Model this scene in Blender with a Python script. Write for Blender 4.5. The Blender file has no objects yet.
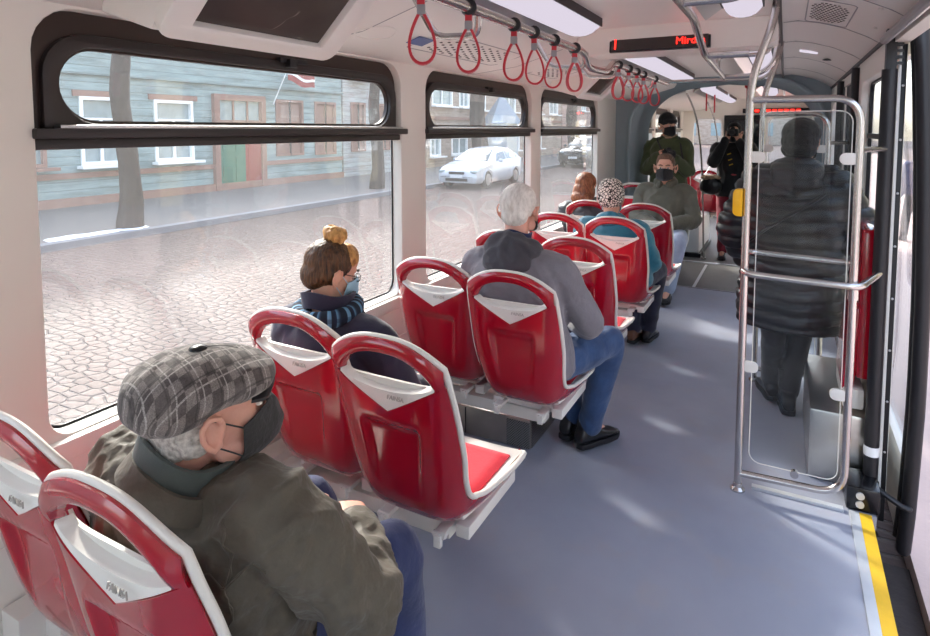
import bpy, bmesh, math, random
from mathutils import Vector, Matrix, noise, Euler
random.seed(7)
PI = math.pi
SC = bpy.context.scene
COL = SC.collection

# ---------------------------------------------------------------- camera, world, sun, exposure
cam_d = bpy.data.cameras.new('camera')
cam = bpy.data.objects.new('camera', cam_d); COL.objects.link(cam); SC.camera = cam
cam.location = (0, 0, 1.75)
cam.rotation_euler = (math.radians(90 - 4.0), 0, math.radians(28.07))
cam_d.sensor_fit = 'HORIZONTAL'; cam_d.sensor_width = 36
cam_d.lens = 600 / 930 * 36
cam_d.shift_y = -(318 - 171) / 930
cam_d.clip_start = 0.02; cam_d.clip_end = 400

w = bpy.data.worlds.new('sky'); SC.world = w; w.use_nodes = True
nt = w.node_tree; nt.nodes.clear()
sky = nt.nodes.new('ShaderNodeTexSky'); sky.sky_type = 'NISHITA'; sky.sun_disc = False
sky.sun_elevation = math.radians(38); sky.sun_rotation = math.radians(-55)
sky.air_density = 1.0; sky.dust_density = 2.5; sky.ozone_density = 1.0
hs = nt.nodes.new('ShaderNodeHueSaturation'); hs.inputs['Saturation'].default_value = 0.7
bg = nt.nodes.new('ShaderNodeBackground'); bg.inputs['Strength'].default_value = 0.55
ow = nt.nodes.new('ShaderNodeOutputWorld')
nt.links.new(sky.outputs[0], hs.inputs['Color']); nt.links.new(hs.outputs[0], bg.inputs[0]); nt.links.new(bg.outputs[0], ow.inputs[0])

sun_d = bpy.data.lights.new('sun', 'SUN'); sun_d.energy = 3.4; sun_d.angle = math.radians(4.5); sun_d.color = (1.0, 0.95, 0.88)
sun = bpy.data.objects.new('sun', sun_d); COL.objects.link(sun)
SUN_DIR = Vector((0.80, -0.45, -0.56)).normalized()      # direction the light travels
sun.rotation_euler = SUN_DIR.to_track_quat('-Z', 'Y').to_euler(); sun.location = (-10, 6, 12)

SC.view_settings.view_transform = 'Standard'; SC.view_settings.look = 'None'
SC.view_settings.gamma = 1; SC.view_settings.use_curve_mapping = False
SC.view_settings.exposure = 1.05
SC.cycles.max_bounces = 10; SC.cycles.transparent_max_bounces = 24; SC.cycles.diffuse_bounces = 6
SC.cycles.sample_clamp_indirect = 6.0; SC.cycles.use_denoising = True

# ---------------------------------------------------------------- helpers
def rgb(h):
    h = h.lstrip('#'); c = [int(h[i:i+2], 16) / 255 for i in (0, 2, 4)]
    return tuple(((x / 12.92) if x <= 0.04045 else ((x + 0.055) / 1.055) ** 2.4) for x in c)

def smooth01(a, b, x):
    t = max(0.0, min(1.0, (x - a) / (b - a))); return t * t * (3 - 2 * t)

def lerp_tab(tab, x):
    if x <= tab[0][0]: return tab[0][1]
    for i in range(len(tab) - 1):
        if x <= tab[i+1][0]:
            t = (x - tab[i][0]) / (tab[i+1][0] - tab[i][0]); return tab[i][1] + t * (tab[i+1][1] - tab[i][1])
    return tab[-1][1]

def catmull(pts, n=6):
    pts = [Vector(p) for p in pts]
    if len(pts) < 3:
        return [pts[0].lerp(pts[-1], i / n) for i in range(n + 1)]
    P = [pts[0] * 2 - pts[1]] + pts + [pts[-1] * 2 - pts[-2]]
    out = []
    for i in range(1, len(P) - 2):
        for k in range(n):
            t = k / n
            out.append(0.5 * ((2 * P[i]) + (-P[i-1] + P[i+1]) * t + (2 * P[i-1] - 5 * P[i] + 4 * P[i+1] - P[i+2]) * t * t + (-P[i-1] + 3 * P[i] - 3 * P[i+1] + P[i+2]) * t ** 3))
    out.append(pts[-1]); return out

def fillet(pts, r, n=5):
    """round the corners of a polyline"""
    pts = [Vector(p) for p in pts]; out = [pts[0]]
    for i in range(1, len(pts) - 1):
        a, b, c = pts[i-1], pts[i], pts[i+1]
        rr = min(r, (a - b).length * 0.49, (c - b).length * 0.49)
        p0 = b + (a - b).normalized() * rr; p1 = b + (c - b).normalized() * rr
        for k in range(n + 1):
            t = k / n; out.append(p0 * (1 - t) ** 2 + b * 2 * t * (1 - t) + p1 * t * t)
    out.append(pts[-1]); return out

class MB:
    def __init__(s): s.v = []; s.f = []; s.mi = []; s.M = Matrix.Identity(4); s.m = 0
    def add(s, vs, fs):
        o = len(s.v); s.v += [s.M @ Vector(p) for p in vs]; s.f += [tuple(i + o for i in f) for f in fs]; s.mi += [s.m] * len(fs); return s
    def box(s, c, d, rot=None, taper=1.0):
        x, y, z = [k / 2 for k in d]; R = Euler(rot).to_matrix() if rot else Matrix.Identity(3)
        vs = []
        for dz in (-1, 1):
            t = taper if dz > 0 else 1
            for dx, dy in ((-1, -1), (1, -1), (1, 1), (-1, 1)): vs.append(Vector(c) + R @ Vector((dx * x * t, dy * y * t, dz * z)))
        return s.add(vs, [(3, 2, 1, 0), (4, 5, 6, 7), (0, 1, 5, 4), (1, 2, 6, 5), (2, 3, 7, 6), (3, 0, 4, 7)])
    def bb(s, x0, x1, y0, y1, z0, z1): return s.box(((x0+x1)/2, (y0+y1)/2, (z0+z1)/2), (x1-x0, y1-y0, z1-z0))
    def ell(s, c, r, rot=None, nu=20, nv=12, pw=1.0):
        R = (rot.to_matrix() if hasattr(rot, 'to_matrix') and not isinstance(rot, Matrix) else rot) if rot is not None and not isinstance(rot, tuple) else (Euler(rot).to_matrix() if rot else Matrix.Identity(3))
        vs = []; fs = []
        def sp(a): return math.copysign(abs(a) ** pw, a)
        vs.append((0, 0, -1))
        for j in range(1, nv):
            ph = -PI / 2 + PI * j / nv
            for i in range(nu):
                th = 2 * PI * i / nu; vs.append((sp(math.cos(ph)) * sp(math.cos(th)), sp(math.cos(ph)) * sp(math.sin(th)), sp(math.sin(ph))))
        vs.append((0, 0, 1)); n = len(vs) - 1
        for i in range(nu):
            fs.append((0, 1 + (i + 1) % nu, 1 + i)); fs.append((n, 1 + (nv - 2) * nu + i, 1 + (nv - 2) * nu + (i + 1) % nu))
            for j in range(nv - 2):
                a = 1 + j * nu + i; b = 1 + j * nu + (i + 1) % nu; fs.append((a, b, b + nu, a + nu))
        return s.add([Vector(c) + R @ Vector((p[0] * r[0], p[1] * r[1], p[2] * r[2])) for p in vs], fs)
    def loft(s, rings, cap=True, closed=False):
        n = len(rings[0]); vs = [p for r in rings for p in r]; fs = []
        m = len(rings)
        for j in range(m if closed else m - 1):
            for i in range(n):
                a = j * n + i; b = j * n + (i + 1) % n; c = ((j + 1) % m) * n + (i + 1) % n; d = ((j + 1) % m) * n + i
                fs.append((a, b, c, d))
        if cap and not closed: fs.append(tuple(range(n - 1, -1, -1))); fs.append(tuple((m - 1) * n + i for i in range(n)))
        return s.add(vs, fs)
    def tube(s, pts, r, n=12, closed=False, cap=True, flat=1.0, up=None, sm=0, round_end=False):
        pts = [Vector(p) for p in pts]
        if sm: 
            rr = r if isinstance(r, (list, tuple)) else None
            m0 = len(pts); pts = catmull(pts, sm)
            if rr: r = [rr[min(m0 - 1, i // sm)] + (rr[min(m0 - 1, i // sm + 1)] - rr[min(m0 - 1, i // sm)]) * ((i % sm) / sm) for i in range(len(pts))]
        m = len(pts); rs = list(r) if isinstance(r, (list, tuple)) else [r] * m
        if round_end:
            for end in (0, 1):
                if end == 0: p, q, rad = pts[0], pts[1], rs[0]
                else: p, q, rad = pts[-1], pts[-2], rs[-1]
                d = (p - q).normalized(); ex = []; er = []
                for a in (25, 50, 72, 88): ex.append(p + d * rad * math.sin(math.radians(a))); er.append(rad * math.cos(math.radians(a)))
                if end == 0: pts = ex[::-1] + pts; rs = er[::-1] + rs
                else: pts = pts + ex; rs = rs + er
            m = len(pts)
        T = []
        for i in range(m):
            if closed: t = pts[(i + 1) % m] - pts[i - 1]
            else: t = pts[min(i + 1, m - 1)] - pts[max(i - 1, 0)]
            T.append(t.normalized() if t.length > 1e-9 else Vector((0, 0, 1)))
        u = Vector(up) if up else (Vector((0, 0, 1)) if abs(T[0].z) < 0.9 else Vector((1, 0, 0)))
        rings = []
        for i in range(m):
            nrm = (u - T[i] * u.dot(T[i]))
            if nrm.length < 1e-6: nrm = T[i].orthogonal()
            nrm.normalize()
            if not up: u = nrm
            b = T[i].cross(nrm)
            rings.append([pts[i] + nrm * math.cos(2 * PI * k / n) * rs[i] * flat + b * math.sin(2 * PI * k / n) * rs[i] for k in range(n)])
        return s.loft(rings, cap=cap, closed=closed)
    def rev(s, prof, c=(0, 0, 0), n=24, axis='Z', rot=None):
        R = Euler(rot).to_matrix() if rot else Matrix.Identity(3)
        rings = []
        for r, h in prof:
            rings.append([Vector(c) + R @ Vector((r * math.cos(2 * PI * k / n), r * math.sin(2 * PI * k / n), h)) for k in range(n)])
        return s.loft(rings)
    def prism(s, poly, h, M=None):
        """polygon in XY extruded from z=0 to z=h under matrix M"""
        n = len(poly); vs = [Vector((p[0], p[1], 0)) for p in poly] + [Vector((p[0], p[1], h)) for p in poly]
        if M: vs = [M @ v for v in vs]
        fs = [tuple(range(n - 1, -1, -1)), tuple(range(n, 2 * n))] + [(i, (i + 1) % n, n + (i + 1) % n, n + i) for i in range(n)]
        return s.add(vs, fs)
    def grid(s, fn, nu, nv, th=None):
        """surface fn(u,v)->(point, normal) thickened by th along -normal when th is given"""
        P = [[fn(i / nu, j / nv) for i in range(nu + 1)] for j in range(nv + 1)]
        vs = [Vector(P[j][i][0]) for j in range(nv + 1) for i in range(nu + 1)]
        W = nu + 1; fs = [(j * W + i, j * W + i + 1, (j + 1) * W + i + 1, (j + 1) * W + i) for j in range(nv) for i in range(nu)]
        if th is not None:
            o = len(vs); vs += [Vector(P[j][i][0]) - Vector(P[j][i][1]) * th for j in range(nv + 1) for i in range(nu + 1)]
            fs += [tuple(o + k for k in f[::-1]) for f in fs[:]]
            bd = [i for i in range(W)] + [j * W + nu for j in range(1, nv + 1)] + [nv * W + i for i in range(nu - 1, -1, -1)] + [j * W for j in range(nv - 1, 0, -1)]
            for k in range(len(bd)):
                a, b = bd[k], bd[(k + 1) % len(bd)]; fs.append((b, a, a + o, b + o))
        return s.add(vs, fs)
    def mesh(s, name, mats=None, smooth=True, ang=35, bevel=0):
        me = bpy.data.meshes.new(name); me.from_pydata(s.v, [], s.f)
        for m in (mats if isinstance(mats, (list, tuple)) else [mats]):
            if m: me.materials.append(m)
        me.polygons.foreach_set('material_index', s.mi)
        if bevel:
            bm = bmesh.new(); bm.from_mesh(me)
            es = [e for e in bm.edges if len(e.link_faces) == 2 and e.calc_face_angle(0) > 0.6]
            bmesh.ops.bevel(bm, geom=es, offset=bevel, segments=2, profile=0.6, affect='EDGES', clamp_overlap=True)
            bm.to_mesh(me); bm.free()
        bm = bmesh.new(); bm.from_mesh(me); bmesh.ops.recalc_face_normals(bm, faces=bm.faces)
        for fc in bm.faces: fc.smooth = smooth
        if smooth:
            for e in bm.edges:
                if len(e.link_faces) == 2 and e.calc_face_angle(0) > math.radians(ang): e.smooth = False
        bm.to_mesh(me); bm.free()
        return me
    def build(s, name, mats, parent=None, smooth=True, ang=35, bevel=0, loc=None):
        o = bpy.data.objects.new(name, s.mesh(name, mats, smooth, ang, bevel)); COL.objects.link(o)
        if parent: o.parent = parent
        if loc: o.location = loc
        return o

def recenter(o):
    """move a mesh object's origin to the base of its bounding box"""
    me = o.data; xs = [v.co for v in me.vertices]
    c = Vector(((min(v.x for v in xs) + max(v.x for v in xs)) / 2, (min(v.y for v in xs) + max(v.y for v in xs)) / 2, min(v.z for v in xs)))
    me.transform(Matrix.Translation(-c)); o.location = o.location + c; return o

def tag(o, label=None, cat=None, group=None, kind=None):
    if label: o['label'] = label
    if cat: o['category'] = cat
    if group: o['group'] = group
    if kind: o['kind'] = kind
    return o

def thing(name, loc=(0, 0, 0), rz=0, label=None, cat=None, group=None):
    o = bpy.data.objects.new(name, None); COL.objects.link(o); o.location = loc; o.rotation_euler = (0, 0, rz); o.empty_display_size = 0.1
    return tag(o, label, cat, group)

def struct(o, label=None):
    o['kind'] = 'structure'
    if label: o['label'] = label
    return o

def copy_tree(o, parent=None):
    c = o.copy(); COL.objects.link(c)
    if parent: c.parent = parent
    for ch in list(o.children): copy_tree(ch, c)
    return c

def sharp(me, ang=35):
    bm = bmesh.new(); bm.from_mesh(me); bmesh.ops.recalc_face_normals(bm, faces=bm.faces)
    for fc in bm.faces: fc.smooth = True
    for e in bm.edges:
        if len(e.link_faces) == 2 and e.calc_face_angle(0) > math.radians(ang): e.smooth = False
    bm.to_mesh(me); bm.free()

def rrect(x0, x1, y0, y1, r, n=6):
    rs = r if isinstance(r, (list, tuple)) else [r] * 4      # order: (x1,y1) (x0,y1) (x0,y0) (x1,y0)
    out = []
    for k, (cx, cy) in enumerate(((x1, y1), (x0, y1), (x0, y0), (x1, y0))):
        q = rs[k]; sx = -1 if k in (0, 3) else 1; sy = -1 if k in (0, 1) else 1
        for i in range(n + 1):
            a = PI / 2 * k + PI / 2 * i / n; out.append((cx + sx * q + q * math.cos(a), cy + sy * q + q * math.sin(a)))
    return out

def plate_mesh(name, outer, holes, th, M, mats, bevel=0):
    """2D outline with holes extruded by th, then placed by matrix M (2D x,y -> M)"""
    cu = bpy.data.curves.new(name, 'CURVE'); cu.dimensions = '2D'; cu.fill_mode = 'BOTH'; cu.extrude = th / 2
    if bevel: cu.bevel_depth = bevel; cu.bevel_resolution = 1; cu.offset = -bevel
    for loop in [outer] + list(holes):
        sp = cu.splines.new('POLY'); sp.points.add(len(loop) - 1); sp.use_cyclic_u = True
        for i, p in enumerate(loop): sp.points[i].co = (p[0], p[1], 0, 1)
    t = bpy.data.objects.new('t', cu); COL.objects.link(t)
    dg = bpy.context.evaluated_depsgraph_get(); me = bpy.data.meshes.new_from_object(t.evaluated_get(dg)); bpy.data.objects.remove(t); bpy.data.curves.remove(cu)
    me.name = name; me.materials.clear()
    for m in (mats if isinstance(mats, (list, tuple)) else [mats]): me.materials.append(m)
    me.transform(M)
    bm = bmesh.new(); bm.from_mesh(me); bmesh.ops.remove_doubles(bm, verts=bm.verts, dist=1e-5); bm.to_mesh(me); bm.free()
    sharp(me, 30); return me

def plate(name, outer, holes, th, M, mats, parent=None, bevel=0):
    o = bpy.data.objects.new(name, plate_mesh(name, outer, holes, th, M, mats, bevel)); COL.objects.link(o)
    if parent: o.parent = parent
    return o

# plane X = const : 2D (y, z) -> (X, y, z)
def MX(X): return Matrix(((0, 0, 1, X), (1, 0, 0, 0), (0, 1, 0, 0), (0, 0, 0, 1)))
# plane Y = const : 2D (x, z) -> (x, Y, z)
def MY(Y): return Matrix(((1, 0, 0, 0), (0, 0, -1, Y), (0, 1, 0, 0), (0, 0, 0, 1)))

def text_mesh(name, s, size, M, mat, parent=None, ext=0.001, align='CENTER'):
    cu = bpy.data.curves.new(name, 'FONT'); cu.body = s; cu.size = size; cu.extrude = ext; cu.align_x = align; cu.align_y = 'CENTER'
    t = bpy.data.objects.new('t', cu); COL.objects.link(t)
    dg = bpy.context.evaluated_depsgraph_get(); me = bpy.data.meshes.new_from_object(t.evaluated_get(dg)); bpy.data.objects.remove(t)
    me.materials.clear(); me.materials.append(mat); me.transform(M); me.name = name
    o = bpy.data.objects.new(name, me); COL.objects.link(o)
    if parent: o.parent = parent
    return o

def remesh(mb, name, mats, parent, voxel=0.01, iters=4, fac=0.5, disp=None, pick=None, adapt=0):
    """fuse the overlapping closed volumes of mb into one smooth continuous mesh"""
    me0 = bpy.data.meshes.new('t'); me0.from_pydata(mb.v, [], mb.f)
    bm = bmesh.new(); bm.from_mesh(me0); bmesh.ops.recalc_face_normals(bm, faces=bm.faces); bm.to_mesh(me0); bm.free()
    t = bpy.data.objects.new('t', me0); COL.objects.link(t)
    md = t.modifiers.new('r', 'REMESH'); md.mode = 'VOXEL'; md.voxel_size = voxel; md.adaptivity = adapt
    if iters: sm = t.modifiers.new('s', 'SMOOTH'); sm.factor = fac; sm.iterations = iters
    dg = bpy.context.evaluated_depsgraph_get(); me = bpy.data.meshes.new_from_object(t.evaluated_get(dg))
    bpy.data.objects.remove(t); bpy.data.meshes.remove(me0)
    me.name = name; me.materials.clear()
    for m in (mats if isinstance(mats, (list, tuple)) else [mats]): me.materials.append(m)
    if disp:
        ns = [v.normal.copy() for v in me.vertices]
        for v, n in zip(me.vertices, ns): v.co = v.co + n * disp(v.co, n)
    for p in me.polygons:
        p.use_smooth = True
    if pick:
        for p in me.polygons: p.material_index = pick(p.center)
    o = bpy.data.objects.new(name, me); COL.objects.link(o)
    if parent: o.parent = parent
    return o

# ---------------------------------------------------------------- materials
class NT:
    def __init__(s, name):
        s.m = bpy.data.materials.new(name); s.m.use_nodes = True; s.t = s.m.node_tree; s.t.nodes.clear()
        s.out = s.t.nodes.new('ShaderNodeOutputMaterial')
    def n(s, typ, **kw):
        nd = s.t.nodes.new('ShaderNode' + typ)
        for k, v in kw.items():
            if k.startswith('_'): setattr(nd, k[1:], v)
            else: nd.inputs[k.replace('__', ' ')].default_value = v
        return nd
    def l(s, a, b): s.t.links.new(a, b)
    def ramp(s, fac, stops, interp='LINEAR'):
        r = s.t.nodes.new('ShaderNodeValToRGB'); r.color_ramp.interpolation = interp
        e = r.color_ramp.elements
        while len(e) < len(stops): e.new(0.5)
        for i, (p, c) in enumerate(stops): e[i].position = p; e[i].color = (*c, 1) if len(c) == 3 else c
        s.l(fac, r.inputs[0]); return r.outputs[0]
    def coord(s, kind='Object', scale=(1, 1, 1), rot=(0, 0, 0)):
        tc = s.t.nodes.new('ShaderNodeTexCoord'); mp = s.t.nodes.new('ShaderNodeMapping'); mp.inputs['Scale'].default_value = scale; mp.inputs['Rotation'].default_value = rot
        s.l(tc.outputs[kind], mp.inputs[0]); return mp.outputs[0]
    def noise(s, vec, scale, detail=3, rough=0.5):
        n_ = s.n('TexNoise', Scale=scale, Detail=detail, Roughness=rough); s.l(vec, n_.inputs['Vector']); return n_.outputs['Fac']
    def mix(s, fac, a, b, mode='MIX'):
        m = s.t.nodes.new('ShaderNodeMix'); m.data_type = 'RGBA'; m.blend_type = mode
        for sock, v in ((m.inputs[0], fac), (m.inputs[6], a), (m.inputs[7], b)):
            if isinstance(v, bpy.types.NodeSocket): s.l(v, sock)
            elif isinstance(v, (int, float)): sock.default_value = v
            else: sock.default_value = (*v, 1)
        return m.outputs[2]
    def math(s, op, a, b=None, c=None):
        m = s.t.nodes.new('ShaderNodeMath'); m.operation = op
        for i, v in enumerate((a, b, c)):
            if v is None: continue
            if isinstance(v, bpy.types.NodeSocket): s.l(v, m.inputs[i])
            else: m.inputs[i].default_value = v
        return m.outputs[0]
    def bump(s, h, strength=0.3, dist=0.01, prev=None):
        b = s.n('Bump', Strength=strength, Distance=dist); s.l(h, b.inputs['Height'])
        if prev: s.l(prev, b.inputs['Normal'])
        return b.outputs[0]
    def bsdf(s, color, rough=0.5, metal=0, normal=None, **kw):
        b = s.t.nodes.new('ShaderNodeBsdfPrincipled')
        for sock, v in ((b.inputs['Base Color'], color), (b.inputs['Roughness'], rough), (b.inputs['Metallic'], metal)):
            if isinstance(v, bpy.types.NodeSocket): s.l(v, sock)
            elif isinstance(v, (int, float)): sock.default_value = v
            else: sock.default_value = (*v, 1)
        if normal: s.l(normal, b.inputs['Normal'])
        for k, v in kw.items():
            key = k.replace('__', ' ')
            if isinstance(v, bpy.types.NodeSocket): s.l(v, b.inputs[key])
            else: b.inputs[key].default_value = v
        s.l(b.outputs[0], s.out.inputs[0]); s.b = b; return s.m

def plain(name, col, rough=0.5, metal=0, var=0.06, scale=6, bump=0.0, bscale=80, **kw):
    t = NT(name); c = rgb(col) if isinstance(col, str) else col
    v = t.coord('Object'); n1 = t.noise(v, scale, 4)
    cc = t.mix(n1, tuple(x * (1 - var) for x in c), tuple(min(1, x * (1 + var)) for x in c))
    nb = t.bump(t.noise(v, bscale, 3), bump, 0.004) if bump else None
    return t.bsdf(cc, rough, metal, nb, **kw)

def fabric(name, col, col2=None, rough=0.85, weave=500, fold=0.25, fs=9, var=0.15, sheen=0.2):
    t = NT(name); c = rgb(col); c2 = rgb(col2) if col2 else tuple(x * (1 - var * 1.6) for x in c)
    v = t.coord('Object'); n1 = t.noise(v, 7, 5, 0.6)
    cc = t.mix(t.ramp(n1, [(0.3, (0, 0, 0)), (0.7, (1, 1, 1))]), c2, c)
    n2 = t.noise(v, weave, 2); n3 = t.noise(v, fs, 4, 0.55)
    b1 = t.bump(n3, fold, 0.03); b2 = t.bump(n2, 0.25, 0.0015, b1)
    cc = t.mix(t.math('MULTIPLY', n2, 0.25), cc, tuple(min(1, x * 1.6 + 0.003) for x in c))
    return t.bsdf(cc, rough, 0, b2, Sheen__Weight=sheen)

def hairmat(name, dark, light, scale=160, axis=(1, 1, 0.06), rough=0.45):
    t = NT(name); v = t.coord('Object', axis)
    n1 = t.noise(v, scale, 4, 0.6); n2 = t.noise(t.coord('Object'), 9, 2)
    f = t.math('ADD', t.math('MULTIPLY', n1, 0.8), t.math('MULTIPLY', n2, 0.25))
    cc = t.ramp(f, [(0.35, rgb(dark)), (0.68, rgb(light))])
    return t.bsdf(cc, rough, 0, t.bump(n1, 0.9, 0.006), Specular__IOR__Level=0.4)

M = {}
M['red'] = plain('red_plastic', '#a50a22', 0.16, 0, 0.05, 5, 0.0, Coat__Weight=0.6, Coat__Roughness=0.08)
M['redfab'] = fabric('red_seat_cloth', '#e0102e', '#c30d28', 0.8, 400, 0.1, 14)
M['cream'] = plain('cream_plastic', '#e2ded6', 0.35, 0, 0.03)
M['wall'] = plain('wall_laminate', '#e6e3da', 0.42, 0, 0.03, 2, 0.05, 60)
M['ceil'] = plain('ceiling_laminate', '#e8e5de', 0.4, 0, 0.03, 2, 0.05, 60)
M['cove'] = plain('cove_laminate', '#dedad5', 0.38, 0, 0.03, 2, 0.05, 60)
M['dark'] = plain('dark_window_frame', '#2b2524', 0.42, 0, 0.1, 5, 0.1, 200)
M['brownf'] = plain('brown_black_panel', '#33251f', 0.4, 0, 0.15, 4)
M['black'] = plain('black_rubber', '#17161a', 0.45, 0, 0.15, 20)
M['blackgloss'] = plain('black_gloss_plastic', '#101014', 0.2)
M['alu'] = plain('bright_aluminium', '#c9c8c8', 0.28, 1.0, 0.05, 20)
M['greymetal'] = plain('grey_painted_metal', '#9a999b', 0.4, 0.3)
M['bellows'] = plain('grey_blue_bellows', '#8d9da4', 0.6, 0, 0.1)
M['yellow'] = plain('yellow_tape', '#dcae1a', 0.6, 0, 0.1, 30, 0.2, 200)
M['yplast'] = plain('yellow_plastic', '#f5b812', 0.3)
M['silver'] = plain('silver_strip', '#cfd2d6', 0.35, 0.5, 0.08, 20)
M['strap'] = plain('red_strap_rubber', '#c22a38', 0.4, 0, 0.08, 20)
M['skin'] = plain('skin', '#d9a48c', 0.5, 0, 0.1, 14, 0.25, 160, Subsurface__Weight=0.12, Subsurface__Scale=0.01)
M['skinpink'] = plain('pinkish_skin', '#dba18e', 0.5, 0, 0.14, 18, 0.35, 140, Subsurface__Weight=0.12, Subsurface__Scale=0.01)
M['maskblack'] = fabric('black_mask_cloth', '#2c2b2c', None, 0.85, 500, 0.35, 30)
M['maskdark'] = fabric('jet_mask_cloth', '#131316', None, 0.85, 500, 0.2, 30)
M['maskblue'] = plain('pale_blue_mask', '#9fc3d6', 0.8)
M['leather'] = plain('black_leather', '#16161a', 0.28, 0, 0.1, 30, 0.2, 60)
M['white'] = plain('white_paint', '#eeeeec', 0.5)
M['eye'] = plain('eye_white', '#e8e2da', 0.2)
M['iris'] = plain('dark_iris', '#2a221c', 0.2)
M['rub'] = plain('tyre_rubber', '#1b1b1d', 0.8)

def steel():
    t = NT('brushed_steel_tube'); n1 = t.noise(t.coord('Object'), 5, 2)
    return t.bsdf(t.mix(n1, rgb('#c6c1bd'), rgb('#d0cbc7')), 0.26, 1.0)
M['steel'] = steel()
def sheetsteel():
    t = NT('stainless_sheet'); v = t.coord('Object', (2, 80, 2)); n1 = t.noise(v, 5, 3)
    return t.bsdf(t.mix(n1, rgb('#b4b0ab'), rgb('#d6d1ca')), 0.32, 1.0, t.bump(n1, 0.06, 0.002))
M['sheet'] = sheetsteel()
def perf():
    t = NT('perforated_steel'); tc = t.n('TexCoord'); sep = t.n('SeparateXYZ'); t.l(tc.outputs['Object'], sep.inputs[0])
    u = t.math('ADD', sep.outputs['X'], sep.outputs['Y']); P = 0.014
    def cell(a, off):
        return t.math('SUBTRACT', t.math('FRACT', t.math('ADD', t.math('DIVIDE', a, P), off)), 0.5)
    def d(off):
        a = cell(u, off); b = cell(sep.outputs['Z'], off); return t.math('ADD', t.math('MULTIPLY', a, a), t.math('MULTIPLY', b, b))
    m = t.math('LESS_THAN', t.math('MINIMUM', d(0.0), d(0.5)), 0.055)
    return t.bsdf(t.mix(m, rgb('#a5a29e'), rgb('#1c1b1b')), 0.35, t.math('SUBTRACT', 1.0, m), t.bump(t.math('SUBTRACT', 1.0, m), 0.5, 0.002))
M['perf'] = perf()

def floormat():
    t = NT('blue_grey_vinyl'); v = t.coord('Object'); n1 = t.noise(v, 1.1, 6, 0.65); n2 = t.noise(v, 420, 2, 0.9); n3 = t.noise(v, 3.7, 6, 0.7)
    c = t.mix(t.ramp(n1, [(0.35, (0, 0, 0)), (0.7, (1, 1, 1))]), rgb('#868b9a'), rgb('#979ba7'))
    c = t.mix(t.ramp(n3, [(0.52, (0, 0, 0)), (0.78, (0.6, 0.6, 0.6))]), c, rgb('#a0958d'))
    c = t.mix(t.ramp(n2, [(0.42, (0, 0, 0)), (0.6, (0.35, 0.35, 0.35))]), c, rgb('#b9bbc8'))
    r = t.ramp(n3, [(0.3, (0.4,) * 3), (0.7, (0.58,) * 3)])
    return t.bsdf(c, r, 0, t.bump(n2, 0.12, 0.001))
M['floor'] = floormat()
M['floor2'] = plain('grey_gangway_floor', '#6d6a68', 0.6, 0, 0.15, 8, 0.2, 150)

def glassmat(name, tint=(1, 1, 1), dirt=0.0, refl=1.0, specks=False):
    t = NT(name); tr = t.n('BsdfTransparent'); tr.inputs[0].default_value = (*tint, 1)
    gl = t.n('BsdfGlossy'); gl.inputs['Roughness'].default_value = 0.02
    ge = t.n('NewGeometry'); dp = t.t.nodes.new('ShaderNodeVectorMath'); dp.operation = 'DOT_PRODUCT'; t.l(ge.outputs['Normal'], dp.inputs[0]); t.l(ge.outputs['Incoming'], dp.inputs[1])
    fr = t.math('ADD', 0.035, t.math('MULTIPLY', 0.9, t.math('POWER', t.math('SUBTRACT', 1.0, t.math('ABSOLUTE', dp.outputs['Value'])), 5.0)))
    ms = t.n('MixShader'); t.l(t.math('MULTIPLY', fr, refl), ms.inputs[0]); t.l(tr.outputs[0], ms.inputs[1]); t.l(gl.outputs[0], ms.inputs[2])
    res = ms.outputs[0]
    if dirt:
        df = t.n('BsdfTranslucent'); df.inputs[0].default_value = (0.85, 0.84, 0.82, 1)
        d2 = t.n('BsdfDiffuse'); d2.inputs[0].default_value = (0.8, 0.79, 0.77, 1)
        mm = t.n('MixShader'); mm.inputs[0].default_value = 0.35; t.l(df.outputs[0], mm.inputs[1]); t.l(d2.outputs[0], mm.inputs[2])
        v = t.coord('Object'); n1 = t.noise(v, 1.7, 5, 0.65); n2 = t.noise(t.coord('Object', (1, 6, 0.8)), 3, 4, 0.6)
        f = t.math('MULTIPLY', t.ramp(t.math('ADD', t.math('MULTIPLY', n1, 0.6), t.math('MULTIPLY', n2, 0.4)), [(0.36, (0.45,) * 3), (0.68, (1.0,) * 3)]), dirt)
        if specks:
            vo = t.n('TexVoronoi', Scale=95.0); t.l(v, vo.inputs['Vector'])
            sp = t.math('LESS_THAN', vo.outputs['Distance'], t.math('MULTIPLY', n1, 0.26))
            f = t.math('MINIMUM', t.math('ADD', f, t.math('MULTIPLY', sp, 0.22)), 1.0)
        m2 = t.n('MixShader'); t.l(f, m2.inputs[0]); t.l(res, m2.inputs[1]); t.l(mm.outputs[0], m2.inputs[2]); res = m2.outputs[0]
    t.l(res, t.out.inputs[0]); return t.m
M['glass'] = glassmat('dusty_window_glass', (0.97, 0.985, 0.98), 0.05, 1.0, True)
M['glass2'] = glassmat('clear_glass', (0.93, 0.95, 0.96), 0.004, 0.7)
M['glassdark'] = glassmat('tinted_glass', (0.35, 0.38, 0.42), 0.0, 1.5)
def emit(name, col, s):
    t = NT(name); e = t.n('Emission', Strength=s); e.inputs[0].default_value = (*rgb(col), 1); t.l(e.outputs[0], t.out.inputs[0]); return t.m
M['led'] = emit('red_led', '#ff2018', 3.0)
M['lamp'] = emit('lamp_lens', '#dcd3e2', 0.5)
# ================================================================ TRAM SHELL
XW, XR = -1.86, 0.42
Y0, Y1 = -2.6, 7.45          # first car section
Y2, Y3 = 8.35, 13.0          # section beyond the gangway

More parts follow.
